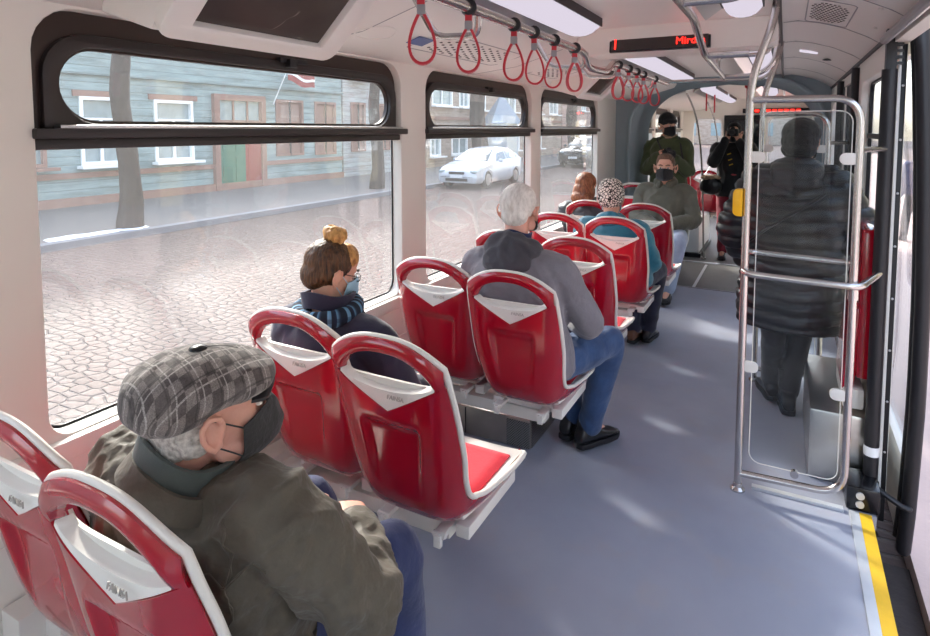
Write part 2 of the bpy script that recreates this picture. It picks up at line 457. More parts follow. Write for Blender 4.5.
# floor
def flr(name, x0, x1, y0, y1, z0, z1, mat):
    m = MB(); m.bb(x0, x1, y0, y1, z0, z1); return struct(m.build(name, mat, smooth=False))
flr('floor', -1.9, 0.315, Y0, 6.95, -0.06, 0, M['floor'])
flr('floor', 0.315, 0.42, 3.16, 6.95, -0.06, 0, M['floor'])
flr('floor', 0.315, 0.42, Y0, 1.7, -0.06, 0, M['floor'])
flr('floor', -1.9, 0.42, 6.95, 13.0, -0.06, 0.0, M['floor2'])
flr('trim_1', 0.315, 0.352, 1.7, 3.16, -0.05, 0.006, M['silver'])
flr('trim_2', 0.352, 0.40, 1.7, 3.16, -0.05, 0.005, M['yellow'])
flr('trim_3', -0.09, 0.29, 3.135, 3.165, 0.0, 0.014, M['silver'])
flr('trim_4', -1.6, 0.3, 6.935, 6.955, 0.0, 0.006, M['greymetal'])
flr('trim_5', -0.86, -0.83, 6.96, 8.2, 0.0, 0.006, M['silver'])
flr('trim_6', -1.6, 0.3, 8.3, 8.36, 0.0, 0.008, M['silver'])

# left wall with window openings
WIN = [(-1.35, 0.5), (0.92, 2.735), (2.99, 4.64), (4.86, 6.63)]  # first opening lies out of view, added to let light in
WIN2 = [(8.75, 9.75), (10.0, 11.4), (11.6, 12.7)]
def opening(a, b): return rrect(a, b, 0.845, 2.10, [0.13, 0.13, 0.07, 0.07])
def wall_side(name, X, ya, yb, wins, z1=2.16):
    return struct(plate(name, [(ya, -0.02), (yb, -0.02), (yb, z1), (ya, z1)], [opening(a, b) for a, b in wins], 0.06, MX(X), M['wall'], bevel=0.008))
wl = wall_side('wall_left', XW - 0.03, Y0, Y1, WIN)
wall_side('wall_left', XW - 0.03, Y2, Y3, WIN2)
# pressed panels, seams and sill on the left wall
def ring(mb, X, ya, yb, za, zb, r, t=0.006):
    P = [Vector((X, p[0], p[1])) for p in rrect(ya, yb, za, zb, r, 5)]
    mb.tube(P, t, n=6, closed=True)
m = MB()
for (ya, yb, za, zb, r) in ((0.60, 0.84, 1.45, 1.86, .06), (0.60, 0.80, 1.02, 1.33, .06), (2.83, 2.92, 1.02, 1.62, .044), (2.83, 2.92, 1.8, 1.95, .04), (4.70, 4.80, 1.0, 1.62, .044), (7.0, 7.3, 1.5, 1.8, .12), (6.85, 7.3, .95, 1.4, .14)):
    ring(m, XW - 0.001, ya, yb, za, zb, r)
struct(m.build('trim_7', M['wall']))
m = MB()
for a, b in WIN[:4]:
    m.bb(XW - 0.02, XW + 0.035, a - 0.16, b + 0.16, 0.775, 0.838)
struct(m.build('trim_8', M['cream'], bevel=0.012))
m = MB()
for z in (0.60, 0.40): m.bb(XW - 0.01, XW + 0.012, Y0, Y1, z, z + 0.008)
for y in (-0.6, 0.95, 1.75, 3.4, 5.1): m.bb(XW - 0.01, XW + 0.006, y, y + 0.006, 0.05, 0.77)
struct(m.build('trim_9', M['wall'], smooth=False))
m = MB(); m.prism([(XW - 0.01, 0), (XW + 0.16, 0), (XW + 0.16, 0.2), (XW + 0.13, 0.25), (XW - 0.01, 0.27)], 10.05, Matrix.Translation((0, Y0, 0)) @ Matrix(((1, 0, 0, 0), (0, 0, 1, 0), (0, 1, 0, 0), (0, 0, 0, 1))))
struct(m.build('baseboard_left', M['wall'], bevel=0.01))

def window_unit(n, a, b, latch=True):
    w_ = bpy.data.objects.new('window_%d' % n, None); COL.objects.link(w_); struct(w_); w_.location = (XW, a, 0.84)
    off = Matrix.Translation((-XW, -a, -0.84))
    L = (b - a)
    # brown-black top panel with hopper opening
    plate('top_panel', rrect(a - 0.004, b + 0.004, 1.70, 2.106, [0.13, 0.13, 0.0, 0.0]), [rrect(a + 0.09, b - 0.07, 1.775, 1.99, 0.107, 8)], 0.02, off @ MX(XW - 0.045), M['brownf'], w_)
    plate('hopper_frame', rrect(a + 0.035, b - 0.015, 1.74, 2.035, [0.12, 0.13, 0.0, 0.0]), [rrect(a + 0.08, b - 0.065, 1.765, 1.998, 0.114, 8)], 0.022, off @ MX(XW - 0.03), M['dark'], w_, bevel=0.004)
    m = MB(); m.M = off.copy()
    m.bb(XW - 0.04, XW + 0.03, a - 0.01, b + 0.035, 1.722, 1.752); m.bb(XW - 0.05, XW - 0.0, a, b, 1.69, 1.722)
    m.build('window_bar', M['dark'], w_, bevel=0.006)
    m = MB(); m.M = off.copy(); m.bb(XW - 0.04, XW + 0.02, a + 0.06, b, 1.752, 1.762); m.build('bar_strip', M['alu'], w_, bevel=0.003)
    m = MB(); m.M = off.copy(); m.bb(XW - 0.062, XW - 0.058, a - .01, b + .01, 0.84, 2.10); m.build('glass_pane', M['glass'], w_, smooth=False)
    m = MB(); m.M = off.copy()
    m.tube([Vector((XW - 0.055, p[0], p[1])) for p in rrect(a + 0.003, b - 0.003, 0.848, 1.72, [0.01, 0.01, 0.07, 0.07])], 0.005, n=6, closed=True)
    m.build('gasket', M['black'], w_)
    if latch:
        m = MB(); m.M = off.copy(); ym = a + (b - a) * 0.56
        m.bb(XW - 0.03, XW - 0.005, ym - 0.07, ym + 0.09, 2.03, 2.05); m.bb(XW - 0.02, XW + 0.015, ym - 0.035, ym + 0.01, 2.01, 2.045)
        m.build('latch', M['black'], w_, bevel=0.004)
    return w_
k = 1
for a, b in WIN: window_unit(k, a, b); k += 1
for a, b in WIN2: window_unit(k, a, b, False); k += 1

# right wall
XRC = XR + 0.03
struct(plate('wall_right', [(Y0, -0.02), (1.68, -0.02), (1.68, 2.2), (Y0, 2.2)], [rrect(-1.6, 1.3, 0.85, 2.0, 0.08)], 0.06, MX(XRC), M['wall'], bevel=0.006))
struct(plate('wall_right', [(3.42, -0.02), (4.72, -0.02), (4.72, 2.2), (3.42, 2.2)], [rrect(3.60, 4.56, 0.80, 2.04, 0.08)], 0.06, MX(XRC), M['wall'], bevel=0.006))
struct(plate('wall_right', [(5.98, -0.02), (7.45, -0.02), (7.45, 2.2), (5.98, 2.2)], [rrect(6.2, 7.2, 0.85, 2.0, 0.08)], 0.06, MX(XRC), M['wall'], bevel=0.006))
struct(plate('wall_right', [(Y2, -0.02), (Y3, -0.02), (Y3, 2.2), (Y2, 2.2)], [rrect(8.8, 10.6, 0.85, 2.0, 0.08), rrect(10.9, 12.7, .85, 2.0, .08)], 0.06, MX(XRC), M['wall'], bevel=0.006))
struct(plate('wall_right', [(1.68, 2.14), (3.42, 2.14), (3.42, 2.2), (1.68, 2.2)], [], 0.06, MX(XRC), M['wall']))
struct(plate('wall_right', [(4.72, 2.1), (5.98, 2.1), (5.98, 2.2), (4.72, 2.2)], [], 0.06, MX(XRC), M['wall']))
def rwindow(n, a, b, z0=0.85, z1=2.0):
    w_ = bpy.data.objects.new('window_%d' % n, None); COL.objects.link(w_); struct(w_); w_.location = (XR, a, z0)
    off = Matrix.Translation((-XR, -a, -z0))
    plate('window_frame', rrect(a - 0.02, b + 0.02, z0 - 0.02, z1 + 0.02, 0.09), [rrect(a + 0.012, b - 0.012, z0 + 0.012, z1 - 0.012, 0.07)], 0.02, off @ MX(XR + 0.05), M['black'], w_)
    m = MB(); m.M = off.copy(); m.bb(XR + 0.05, XR + 0.054, a, b, z0, z1); m.build('glass_pane', M['glass2'], w_, smooth=False)
    m = MB(); m.M = off.copy(); m.bb(XR + 0.035, XR + 0.06, a, b, z0 + (z1 - z0) * 0.72, z0 + (z1 - z0) * 0.72 + 0.03); m.build('window_bar', M['black'], w_, smooth=False)
for (a, b, z0, z1) in ((-1.6, 1.3, .85, 2.0), (3.60, 4.56, 0.80, 2.04), (6.2, 7.2, .85, 2.0), (8.8, 10.6, .85, 2.0), (10.9, 12.7, .85, 2.0)):
    rwindow(k, a, b, z0, z1); k += 1

# wall behind the camera and end wall with driver's cab partition
struct(plate('wall_back', [(-1.9, 0), (0.45, 0), (0.45, 2.4), (-1.9, 2.4)], [rrect(-1.5, 0.1, 0.9, 2.0, 0.1)], 0.05, MY(Y0), M['wall']))
struct(plate('wall_front', [(-1.9, 0), (0.45, 0), (0.45, 2.4), (-1.9, 2.4)], [rrect(-1.65, -1.12, 0.5, 1.95, 0.12), rrect(-0.30, 0.3, 0.9, 1.95, 0.1)], 0.05, MY(Y3), M['wall']))
d_ = bpy.data.objects.new('door_3', None); COL.objects.link(d_); struct(d_); d_.location = (-0.7, Y3 - 0.05, 0); off = Matrix.Translation((0.7, -(Y3 - 0.05), 0))
plate('door_leaf', [(-1.08, 0.02), (-0.36, 0.02), (-0.36, 2.02), (-1.08, 2.02)], [rrect(-1.0, -0.44, 1.0, 1.92, 0.05)], 0.03, off @ MY(Y3 - 0.05), M['blackgloss'], d_)
m = MB(); m.M = off.copy(); m.bb(-1.0, -0.44, Y3 - 0.052, Y3 - 0.048, 1.0, 1.92); m.build('door_glass', M['glassdark'], d_, smooth=False)

# ceiling: left cove, flat middle, right cove (one shell per car section)
def ceiling(ya, yb):
    prof = [(-1.90, 2.11), (-1.78, 2.108), (-1.50, 2.14), (-1.18, 2.235), (-1.13, 2.30), (-1.10, 2.34), (-0.06, 2.345), (-0.05, 2.31)]
    m = MB(); rings = []
    for y in [ya + (yb - ya) * i / 8 for i in range(9)]:
        rings.append([Vector((x, y, z)) for x, z in prof] + [Vector((x, y, z + 0.05)) for x, z in reversed(prof)])
    m.loft(rings); o = struct(m.build('ceiling', M['ceil'], ang=50))
    prof = [(-0.035, 2.33), (0.04, 2.335), (0.14, 2.315), (0.25, 2.28), (0.36, 2.225), (0.44, 2.17)]
    m = MB(); rings = []
    for y in (ya, yb): rings.append([Vector((x, y, z)) for x, z in prof] + [Vector((x, y, z + 0.05)) for x, z in reversed(prof)])
    m.loft(rings); struct(m.build('ceiling', M['cove'], ang=50))
ceiling(Y0, Y1); ceiling(Y2, Y3)
def cove_r(x):
    return lerp_tab([(-0.035, 2.33), (0.04, 2.335), (0.14, 2.315), (0.25, 2.28), (0.36, 2.225), (0.44, 2.17)], x)
def cove_l(x):
    return lerp_tab([(-1.90, 2.11), (-1.78, 2.108), (-1.50, 2.14), (-1.18, 2.235), (-1.13, 2.30)], x)
m = MB()      # dark seam beside the right cove and panel joints
m.bb(-0.052, -0.036, Y0, Y1, 2.30, 2.36)
struct(m.build('trim_10', M['black'], smooth=False))
m = MB()
for y in (1.35, 2.55, 2.95, 3.75, 4.6, 5.6, 6.6):
    m.tube([Vector((x, y, cove_r(x) + 0.001)) for x in [-0.03 + 0.46 * i / 16 for i in range(17)]], 0.0035, n=6)
for y in (1.95, 3.5, 4.85):
    m.tube([Vector((x, y, cove_l(x) + 0.001)) for x in [-1.85 + 0.69 * i / 16 for i in range(17)]], 0.003, n=6)
struct(m.build('trim_11', M['greymetal']))
m = MB(); m.bb(0.40, 0.44, Y0, Y1, 2.168, 2.185); struct(m.build('trim_12', M['black'], smooth=False))

# display bulkhead across the ceiling
def bulkhead(y):
    m = MB()
    P = [(-1.14, 2.345), (-1.14, 2.22), (-1.08, 2.195), (-0.12, 2.195), (-0.05, 2.22), (-0.05, 2.345)]
    rings = [[Vector((x, y + (0.05 if z < 2.3 else 0.0), z)) for x, z in P], [Vector((x, y + 0.32, z)) for x, z in P]]
    m.loft(rings); return struct(m.build('ceiling', M['ceil'], bevel=0.012))
bulkhead(3.56)
dsp = thing('information_display', (-0.66, 3.60, 2.245), 0, 'long dark passenger information display with red lettering under the ceiling', 'display')
m = MB(); m.box((0, 0, 0), (0.56, 0.03, 0.088), rot=(math.radians(-8), 0, 0)); m.build('display_housing', M['blackgloss'], dsp, bevel=0.004)
dm = plain('brown_black_display', '#3a3432', 0.35, 0, 0.08)
m = MB(); m.box((0, -0.0165, 0), (0.535, 0.002, 0.07), rot=(math.radians(-8), 0, 0)); m.build('display_face', dm, dsp, smooth=False)
RX = Matrix.Rotation(math.radians(82), 4, 'X')
text_mesh('display_text', 'Mirdza', 0.058, Matrix.Translation((0.095, -0.0185, 0.0)) @ RX, M['led'], dsp, align='LEFT')
text_mesh('display_digit', '1', 0.085, Matrix.Translation((-0.245, -0.0185, 0.0)) @ RX, M['led'], dsp)

# far display over the cab
dsp2 = thing('information_display', (-0.1, 12.9, 2.1), 0, 'small far display with a red line of dots above the cab door', 'display')
m = MB(); m.box((0, 0, 0), (1.3, 0.04, 0.09)); m.build('display_housing', M['blackgloss'], dsp2)
m = MB()
for i in range(9): m.box((-0.5 + i * 0.1, -0.022, 0), (0.07, 0.004, 0.045))
m.build('display_text', M['led'], dsp2, smooth=False)

# ceiling lamps: bright metal trough and lens
def lamp(ya, yb, x, label, z=2.30, wdt=0.2):
    t = thing('ceiling_lamp', (x, (ya + yb) / 2, z), 0, label, 'ceiling lamp', 'long lens lamps in the ceiling')
    L = (yb - ya) / 2; n = 8
    m = MB(); rings = []
    for y in (-L, -L + 0.03, L - 0.03, L):
        s_ = 0.6 if abs(y) > L - 0.01 else 1
        rings.append([Vector((math.cos(PI * i / n) * wdt / 2, y, -math.sin(PI * i / n) * 0.055 * s_)) for i in range(n + 1)] + [Vector((-wdt / 2, y, 0.03)), Vector((wdt / 2, y, 0.03))])
    m.loft(rings); m.build('lamp_lens', M['lamp'], t, ang=60)
    m = MB(); m.bb(wdt / 2, wdt / 2 + 0.006, -L, L + 0.02, -0.004, 0.04); m.bb(-wdt / 2 - 0.09, -wdt / 2, -L, L, 0.0, 0.012)
    m.build('lamp_frame', M['black'], t, smooth=False)
    m = MB(); m.box((-wdt / 2 - 0.05, 0, -0.02), (0.09, 2 * L, 0.01), rot=(0, math.radians(-35), 0)); m.build('reflector', M['alu'], t, smooth=False)
    return t
lamp(-1.9, 0.1, -0.99, 'long ceiling lamp behind the near handrail end')
lamp(0.3, 3.2, -0.99, 'long ceiling lamp above the nearest six strap handles')
lamp(4.15, 6.9, -0.99, 'long ceiling lamp beyond the display over the rear strap handles')
lamp(0.5, 3.1, -0.19, 'long ceiling lamp over the aisle before the display', 2.315, 0.16)
lamp(4.15, 6.9, -0.19, 'long ceiling lamp over the aisle beyond the display', 2.315, 0.16)
lamp(8.8, 10.6, -0.95, 'ceiling lamp beyond the gangway on the window side')
lamp(8.8, 10.6, -0.2, 'ceiling lamp beyond the gangway on the door side', 2.315, 0.16)
lamp(11.0, 12.6, -0.95, 'farthest ceiling lamp by the cab on the window side')

# gangway: arch bellows
def arch_pts(inset, zt):
    xl, xr = -1.66 + inset, 0.36 - inset; r = 0.55
    P = [(xl, 0.0)] + [(xl, zt - r)]
    for i in range(1, 9): a = PI - PI / 2 * i / 8; P.append((xl + r + r * math.cos(a), zt - r + r * 0.82 * math.sin(a) + r * 0.18 * (i / 8)))
    P.append(((xl + xr) / 2, zt + 0.04))
    for i in range(0, 9): a = PI / 2 - PI / 2 * i / 8; P.append((xr - r + r * math.cos(a), zt - r + r * 0.82 * math.sin(a) + r * 0.18 * (1 - i / 8)))
    P.append((xr, 0.0)); return P
gb = bpy.data.objects.new('wall_gangway', None); COL.objects.link(gb); struct(gb); gb.location = (-0.65, 7.45, 0)
m = MB(); m.M = Matrix.Translation((0.65, -7.45, 0)); rings = []
for i in range(19):
    y = 7.42 + i * 0.052; P = arch_pts(0.035 if i % 2 else 0.0, 2.30 - (0.03 if i % 2 else 0)); Q = [(-1.95, 0), (-1.95, 2.1), (-1.4, 2.5), (-.6, 2.55), (0.1, 2.5), (0.5, 2.1), (0.5, 0)]
    rings.append([Vector((x, y, z)) for x, z in P] + [Vector((x, y, z)) for x, z in reversed(Q)])
m.loft(rings); m.build('bellows', M['bellows'], gb, ang=20)
m = MB(); m.M = Matrix.Translation((0.65, -7.45, 0)); P = arch_pts(-0.02, 2.31); m.tube([Vector((x, 7.40, z)) for x, z in P], 0.028, n=8); m.tube([Vector((x, 8.4, z)) for x, z in P], 0.028, n=8); m.build('arch_frame', M['bellows'], gb)
fill = arch_pts(-0.02, 2.31)
struct(plate('wall_gangway_frame', [(-1.92, 0), (-1.92, 2.1), (-1.0, 2.42), (-0.2, 2.42), (0.46, 2.2), (0.46, 0)], [], 0.02, MY(7.43), M['wall'])) if False else None

# ---------------------------------------------------------------- open front door
d1 = bpy.data.objects.new('door_1', None); COL.objects.link(d1); struct(d1); d1.location = (0.42, 3.32, 0)
OFF = Matrix.Translation((-0.42, -3.32, 0))
m = MB(); m.M = OFF.copy(); m.tube([(0.408, 3.33, 0.06), (0.408, 3.33, 2.02)], 0.031, n=16); m.tube([(0.408, 3.33, 0.02), (0.408, 3.33, 0.08)], 0.038, n=16); m.build('door_post', M['black'], d1)
m = MB(); m.M = OFF.copy(); m.tube([(0.408, 3.33, 0.21), (0.408, 3.33, 0.255)], 0.0325, n=16); m.build('post_sticker', M['white'], d1)
m = MB(); m.M = OFF.copy(); m.bb(0.39, 0.43, 3.31, 3.36, 2.02, 2.2)
for i in range(6): m.bb(0.43, 0.455, 3.315, 3.345, 2.04 + i * 0.028, 2.052 + i * 0.028)
m.build('post_bearing', M['black'], d1, smooth=False)
m = MB(); m.M = OFF.copy(); m.bb(0.442, 0.456, 3.36, 3.42, 0.0, 2.18); m.build('door_jamb', M['cream'], d1, bevel=0.005)
m = MB(); m.M = OFF.copy(); m.bb(0.458, 0.482, 3.41, 3.43, -0.15, 2.18); m.build('jamb_seal', M['black'], d1, bevel=0.004)
m = MB(); m.M = OFF.copy()
for i in range(8): m.ell((0.470, 3.405, 0.2 + i * 0.25), (0.006, 0.004, 0.006), nu=8, nv=6)
m.build('rivet', M['alu'], d1)
def leaf_x(z): return lerp_tab([(-0.25, 0.530), (0.0, 0.545), (0.5, 0.558), (1.0, 0.556), (1.5, 0.542), (2.0, 0.515), (2.3, 0.492)], z)
def leaf(mb, y0, y1, z0, z1, x_off, th, n=14):
    rings = []
    for i in range(n + 1):
        z = z0 + (z1 - z0) * i / n; x = leaf_x(z) + x_off
        rings.append([Vector((x, y0, z)), Vector((x + th, y0, z)), Vector((x + th, y1, z)), Vector((x, y1, z))])
    mb.loft(rings)
m = MB(); m.M = OFF.copy()
leaf(m, 3.34, 3.39, -0.2, 2.24, 0, 0.04); leaf(m, 4.3, 4.35, -0.2, 2.24, 0, 0.04); leaf(m, 3.39, 4.3, -0.2, 0.16, 0, 0.04, 5); leaf(m, 3.39, 4.3, 2.1, 2.24, 0, 0.04, 2)
m.build('leaf_frame', M['cream'], d1, bevel=0.004)
m = MB(); m.M = OFF.copy(); leaf(m, 3.39, 4.3, 0.16, 2.1, 0.03, 0.006); m.build('leaf_glass', M['glass2'], d1)
m = MB(); m.M = OFF.copy(); m.tube([(leaf_x(z) + 0.014, 3.312, z) for z in [-0.2 + 0.163 * i for i in range(16)]], 0.031, n=14, round_end=True); m.build('leaf_seal', M['black'], d1)
m = MB(); m.M = OFF.copy(); m.tube([(leaf_x(z) - 0.006, 3.40, z) for z in [-0.2 + 0.16 * i for i in range(16)]], 0.010, n=8); m.build('inner_seal', M['black'], d1)
m = MB(); m.M = OFF.copy(); m.tube([(0.42, 3.30, 0.075), (0.47, 3.28, 0.05), (0.53, 3.27, 0.02), (0.55, 3.28, 0.015)], 0.013, n=10); m.ell((0.545, 3.28, 0.015), (0.025, 0.02, 0.014)); m.build('door_arm', M['black'], d1)
m = MB(); m.M = OFF.copy(); m.bb(0.30, 0.435, 3.17, 3.36, 0.0, 0.115); m.build('post_housing', M['blackgloss'], d1, bevel=0.016)
m = MB(); m.M = OFF.copy()
for z in (0.038, 0.078): m.tube([(0.355, 3.172, z), (0.355, 3.164, z)], 0.017, n=14)
m.build('screw', M['silver'], d1)
m = MB(); m.M = OFF.copy(); leaf(m, 1.0, 1.06, -0.2, 2.24, 0, 0.04); leaf(m, 1.62, 1.68, -0.2, 2.24, 0, 0.04); leaf(m, 1.06, 1.62, -0.2, 0.12, 0, 0.04, 5); leaf(m, 1.06, 1.62, 2.1, 2.24, 0, 0.04, 2); m.build('leaf_frame', M['cream'], d1, bevel=0.004)
m = MB(); m.M = OFF.copy(); leaf(m, 1.06, 1.62, 0.12, 2.14, 0.03, 0.006); m.build('leaf_glass', M['glass2'], d1)
m = MB(); m.M = OFF.copy(); m.tube([(0.38, 1.78, 2.15), (0.38, 3.30, 2.15)], 0.02, n=10); m.build('door_rail', M['greymetal'], d1)

# far closed door
d2 = bpy.data.objects.new('door_2', None); COL.objects.link(d2); struct(d2); d2.location = (0.45, 4.75, 0); OFF2 = Matrix.Translation((-0.45, -4.75, 0))
m = MB(); m.M = OFF2.copy(); m.tube([(0.40, 4.72, 0.05), (0.40, 4.72, 2.15)], 0.03, n=12); m.tube([(0.40, 5.98, 0.05), (0.40, 5.98, 2.15)], 0.03, n=12); m.build('door_post', M['black'], d2)
for a, b in ((4.78, 5.34), (5.38, 5.94)):
    plate('door_leaf', [(a, 0), (b, 0), (b, 2.12), (a, 2.12)], [rrect(a + 0.07, b - 0.07, 0.22, 2.0, 0.05)], 0.04, OFF2 @ MX(0.46), M['black'], d2)
    m = MB(); m.M = OFF2.copy(); m.bb(0.458, 0.462, a + 0.06, b - 0.06, 0.2, 2.02); m.build('door_glass', M['glass2'], d2, smooth=False)
M['steel2'] = M['steel']

# ================================================================ HANDRAILS AND FITTINGS
def rail_thing(name, label, cat, loc): return thing(name, loc, 0, label, cat)
# overhead rail, left
def ohead(name, label, ya, yb, loc, bend=True):
    t = thing(name, loc, 0, label, 'handrail'); m = MB(); m.M = Matrix.Translation(-Vector(loc))
    P = [(-0.82, ya, 2.1), (-0.82, yb, 2.1)]
    if bend: P = [(-0.82, ya, 2.1), (-0.82, yb, 2.1), (-0.84, yb + 0.14, 2.04), (-0.82, yb + 0.40, 2.04), (-0.82, yb + 0.52, 2.10), (-0.82, yb + 2.2, 2.10)]
    m.tube(fillet(P, 0.06), 0.0165, n=14); m.build('rail_tube', M['steel'], t)
    ys = [y for y in (0.25, 1.62, 2.72, 3.3, 4.3) if ya < y < P[-1][1]]
    for y in ys:
        m = MB(); m.M = Matrix.Translation(-Vector(loc)); m.tube(fillet([(-0.82, y, 2.1), (-0.84, y + 0.04, 2.035), (-1.02, y + 0.09, 2.05), (-1.14, y + 0.1, 2.24)], 0.05), 0.011, n=10); m.build('rail_bracket', M['steel'], t)
    return t
ohead('overhead_handrail', 'steel overhead rail carrying the red strap handles along the window side', -1.6, 2.68, (-0.82, 2.0, 2.1))
t = thing('overhead_handrail', (-0.4, 4.95, 2.1), 0, 'steel cross rail under the ceiling just before the grey gangway arch', 'handrail')
m = MB(); m.M = Matrix.Translation((0.4, -4.95, -2.1)); m.tube(fillet([(-1.2, 5.0, 2.18), (-0.82, 4.95, 2.12), (-0.15, 4.95, 2.12), (-0.08, 4.95, 2.2), (-0.06, 4.95, 2.34)], 0.05), 0.014, n=10); m.build('rail_tube', M['steel'], t)

# strap handles
def strap_proto():
    t = thing('strap_handle', (0, 0, 0)); 
    m = MB(); pts = []
    for i in range(33):
        a = 2 * PI * i / 32
        # teardrop in the XZ plane, point up
        x = 0.043 * math.sin(a) * (math.sin(a / 2)) ** 1.1; z = -0.118 + 0.068 * math.cos(a)
        pts.append(Vector((x, 0, z)))
    pts = pts[:-1]; rings = []
    for i, p in enumerate(pts):
        q = (pts[(i + 1) % 32] - pts[i - 1]).normalized(); nrm = Vector((q.z, 0, -q.x))
        rings.append([p + nrm * 0.003 + Vector((0, 0.010, 0)), p + nrm * 0.0035 - Vector((0, 0.010, 0)), p - nrm * 0.0035 - Vector((0, 0.010, 0)), p - nrm * 0.0035 + Vector((0, 0.010, 0))])
    m.loft(rings, closed=True); m.build('strap_loop', M['strap'], t, ang=60)
    m = MB(); m.box((0, 0, -0.024), (0.02, 0.018, 0.05)); m.tube([(0, 0, 0), (0, 0, -0.02)], 0.012, n=8); m.build('strap_band', M['strap'], t, bevel=0.003)
    m = MB(); m.box((0, 0, -0.052), (0.022, 0.022, 0.026)); m.build('strap_clip', M['greymetal'], t, bevel=0.003)
    m = MB(); m.tube([(0, -0.014, 0), (0, 0.014, 0)], 0.024, n=14); m.build('strap_collar', M['black'], t, bevel=0.003)
    return t
sp = strap_proto(); first = True
SY = [(1.30, 'red strap handle nearest the camera, cut by the top edge'), (1.56, 'second red strap handle from the camera, in front of the round vents'),
      (1.89, 'red strap handle at the left of the overlapping pair in front of the speaker holes'), (2.07, 'red strap handle at the right of the overlapping pair above the second window'),
      (2.29, 'red strap handle hanging above the pillar after the second window'), (2.55, 'last red strap handle of the near rail, before the rail bends'),
      (3.32, 'first red strap handle of the rear rail, hanging alone by the small slanted panel'), (3.57, 'second red strap handle of the rear rail'),
      (3.78, 'third red strap handle of the rear rail, overlapping the next one'), (3.98, 'fourth red strap handle of the rear rail, overlapping the one before'), (4.36, 'fifth and last red strap handle of the rear rail, by the grey arch')]
for y, lab in SY:
    o = sp if first else copy_tree(sp); first = False
    o.location = (-0.82, y, 2.1); o.rotation_euler = (random.uniform(-0.05, 0.05), random.uniform(-0.04, 0.04), math.radians(28 + random.uniform(-12, 12))); tag(o, lab, 'strap handle', 'red strap handles on the overhead rail')

# far red ceiling bands
for (x, y, h, lab) in ((-1.02, 9.3, 0.32, 'left one of the red hanging bands beyond the arch'), (-0.93, 9.5, 0.34, 'slanting red band hanging beside the left one beyond the arch'), (-0.47, 8.9, 0.3, 'right red band hanging straight down beyond the arch')):
    t = thing('hanging_band', (x, y, 2.33), 0, lab, 'strap', 'red hanging bands beyond the gangway')
    m = MB(); m.tube([(0, 0, 0), (0.0, 0, -h)], 0.022, n=8, flat=0.5); m.build('band', M['strap'], t)
    m = MB(); m.ell((0, 0, -0.01), (0.035, 0.035, 0.03)); m.build('band_mount', M['strap'], t)

# overhead ladder frame above the divider
t = thing('overhead_grab_frame', (-0.25, 3.0, 2.1), 0, 'ladder shaped steel grab frame overhead in front of the glass divider', 'handrail')
O = Matrix.Translation((0.25, -3.0, -2.1))
m = MB(); m.M = O.copy(); m.tube(fillet([(-0.345, 0.9, 2.2), (-0.345, 2.62, 2.2), (-0.345, 3.0, 2.1), (-0.385, 4.5, 2.1)], 0.07), 0.0165, n=14); m.build('side_rail', M['steel'], t)
m = MB(); m.M = O.copy(); m.tube(fillet([(-0.345, 2.28, 2.2), (-0.15, 2.28, 2.2), (-0.07, 2.28, 2.26), (-0.055, 2.28, 2.34)], 0.08), 0.0165, n=14); m.build('rung', M['steel'], t)
m = MB(); m.M = O.copy(); m.tube([(-0.345, 3.1, 2.1), (-0.16, 3.1, 2.1)], 0.0165, n=14); m.build('rung', M['steel'], t)
m = MB(); m.M = O.copy(); m.tube(fillet([(-0.38, 4.4, 2.1), (-0.18, 4.4, 2.1), (-0.08, 4.4, 2.17), (-0.055, 4.4, 2.34)], 0.08), 0.0165, n=14); m.build('rung', M['steel'], t)
m = MB(); m.M = O.copy(); m.tube(fillet([(-0.36, 3.8, 2.1), (-0.36, 3.8, 2.17), (-0.1, 3.8, 2.17), (-0.055, 3.8, 2.34)], 0.05), 0.012, n=10); m.build('rung', M['steel'], t)

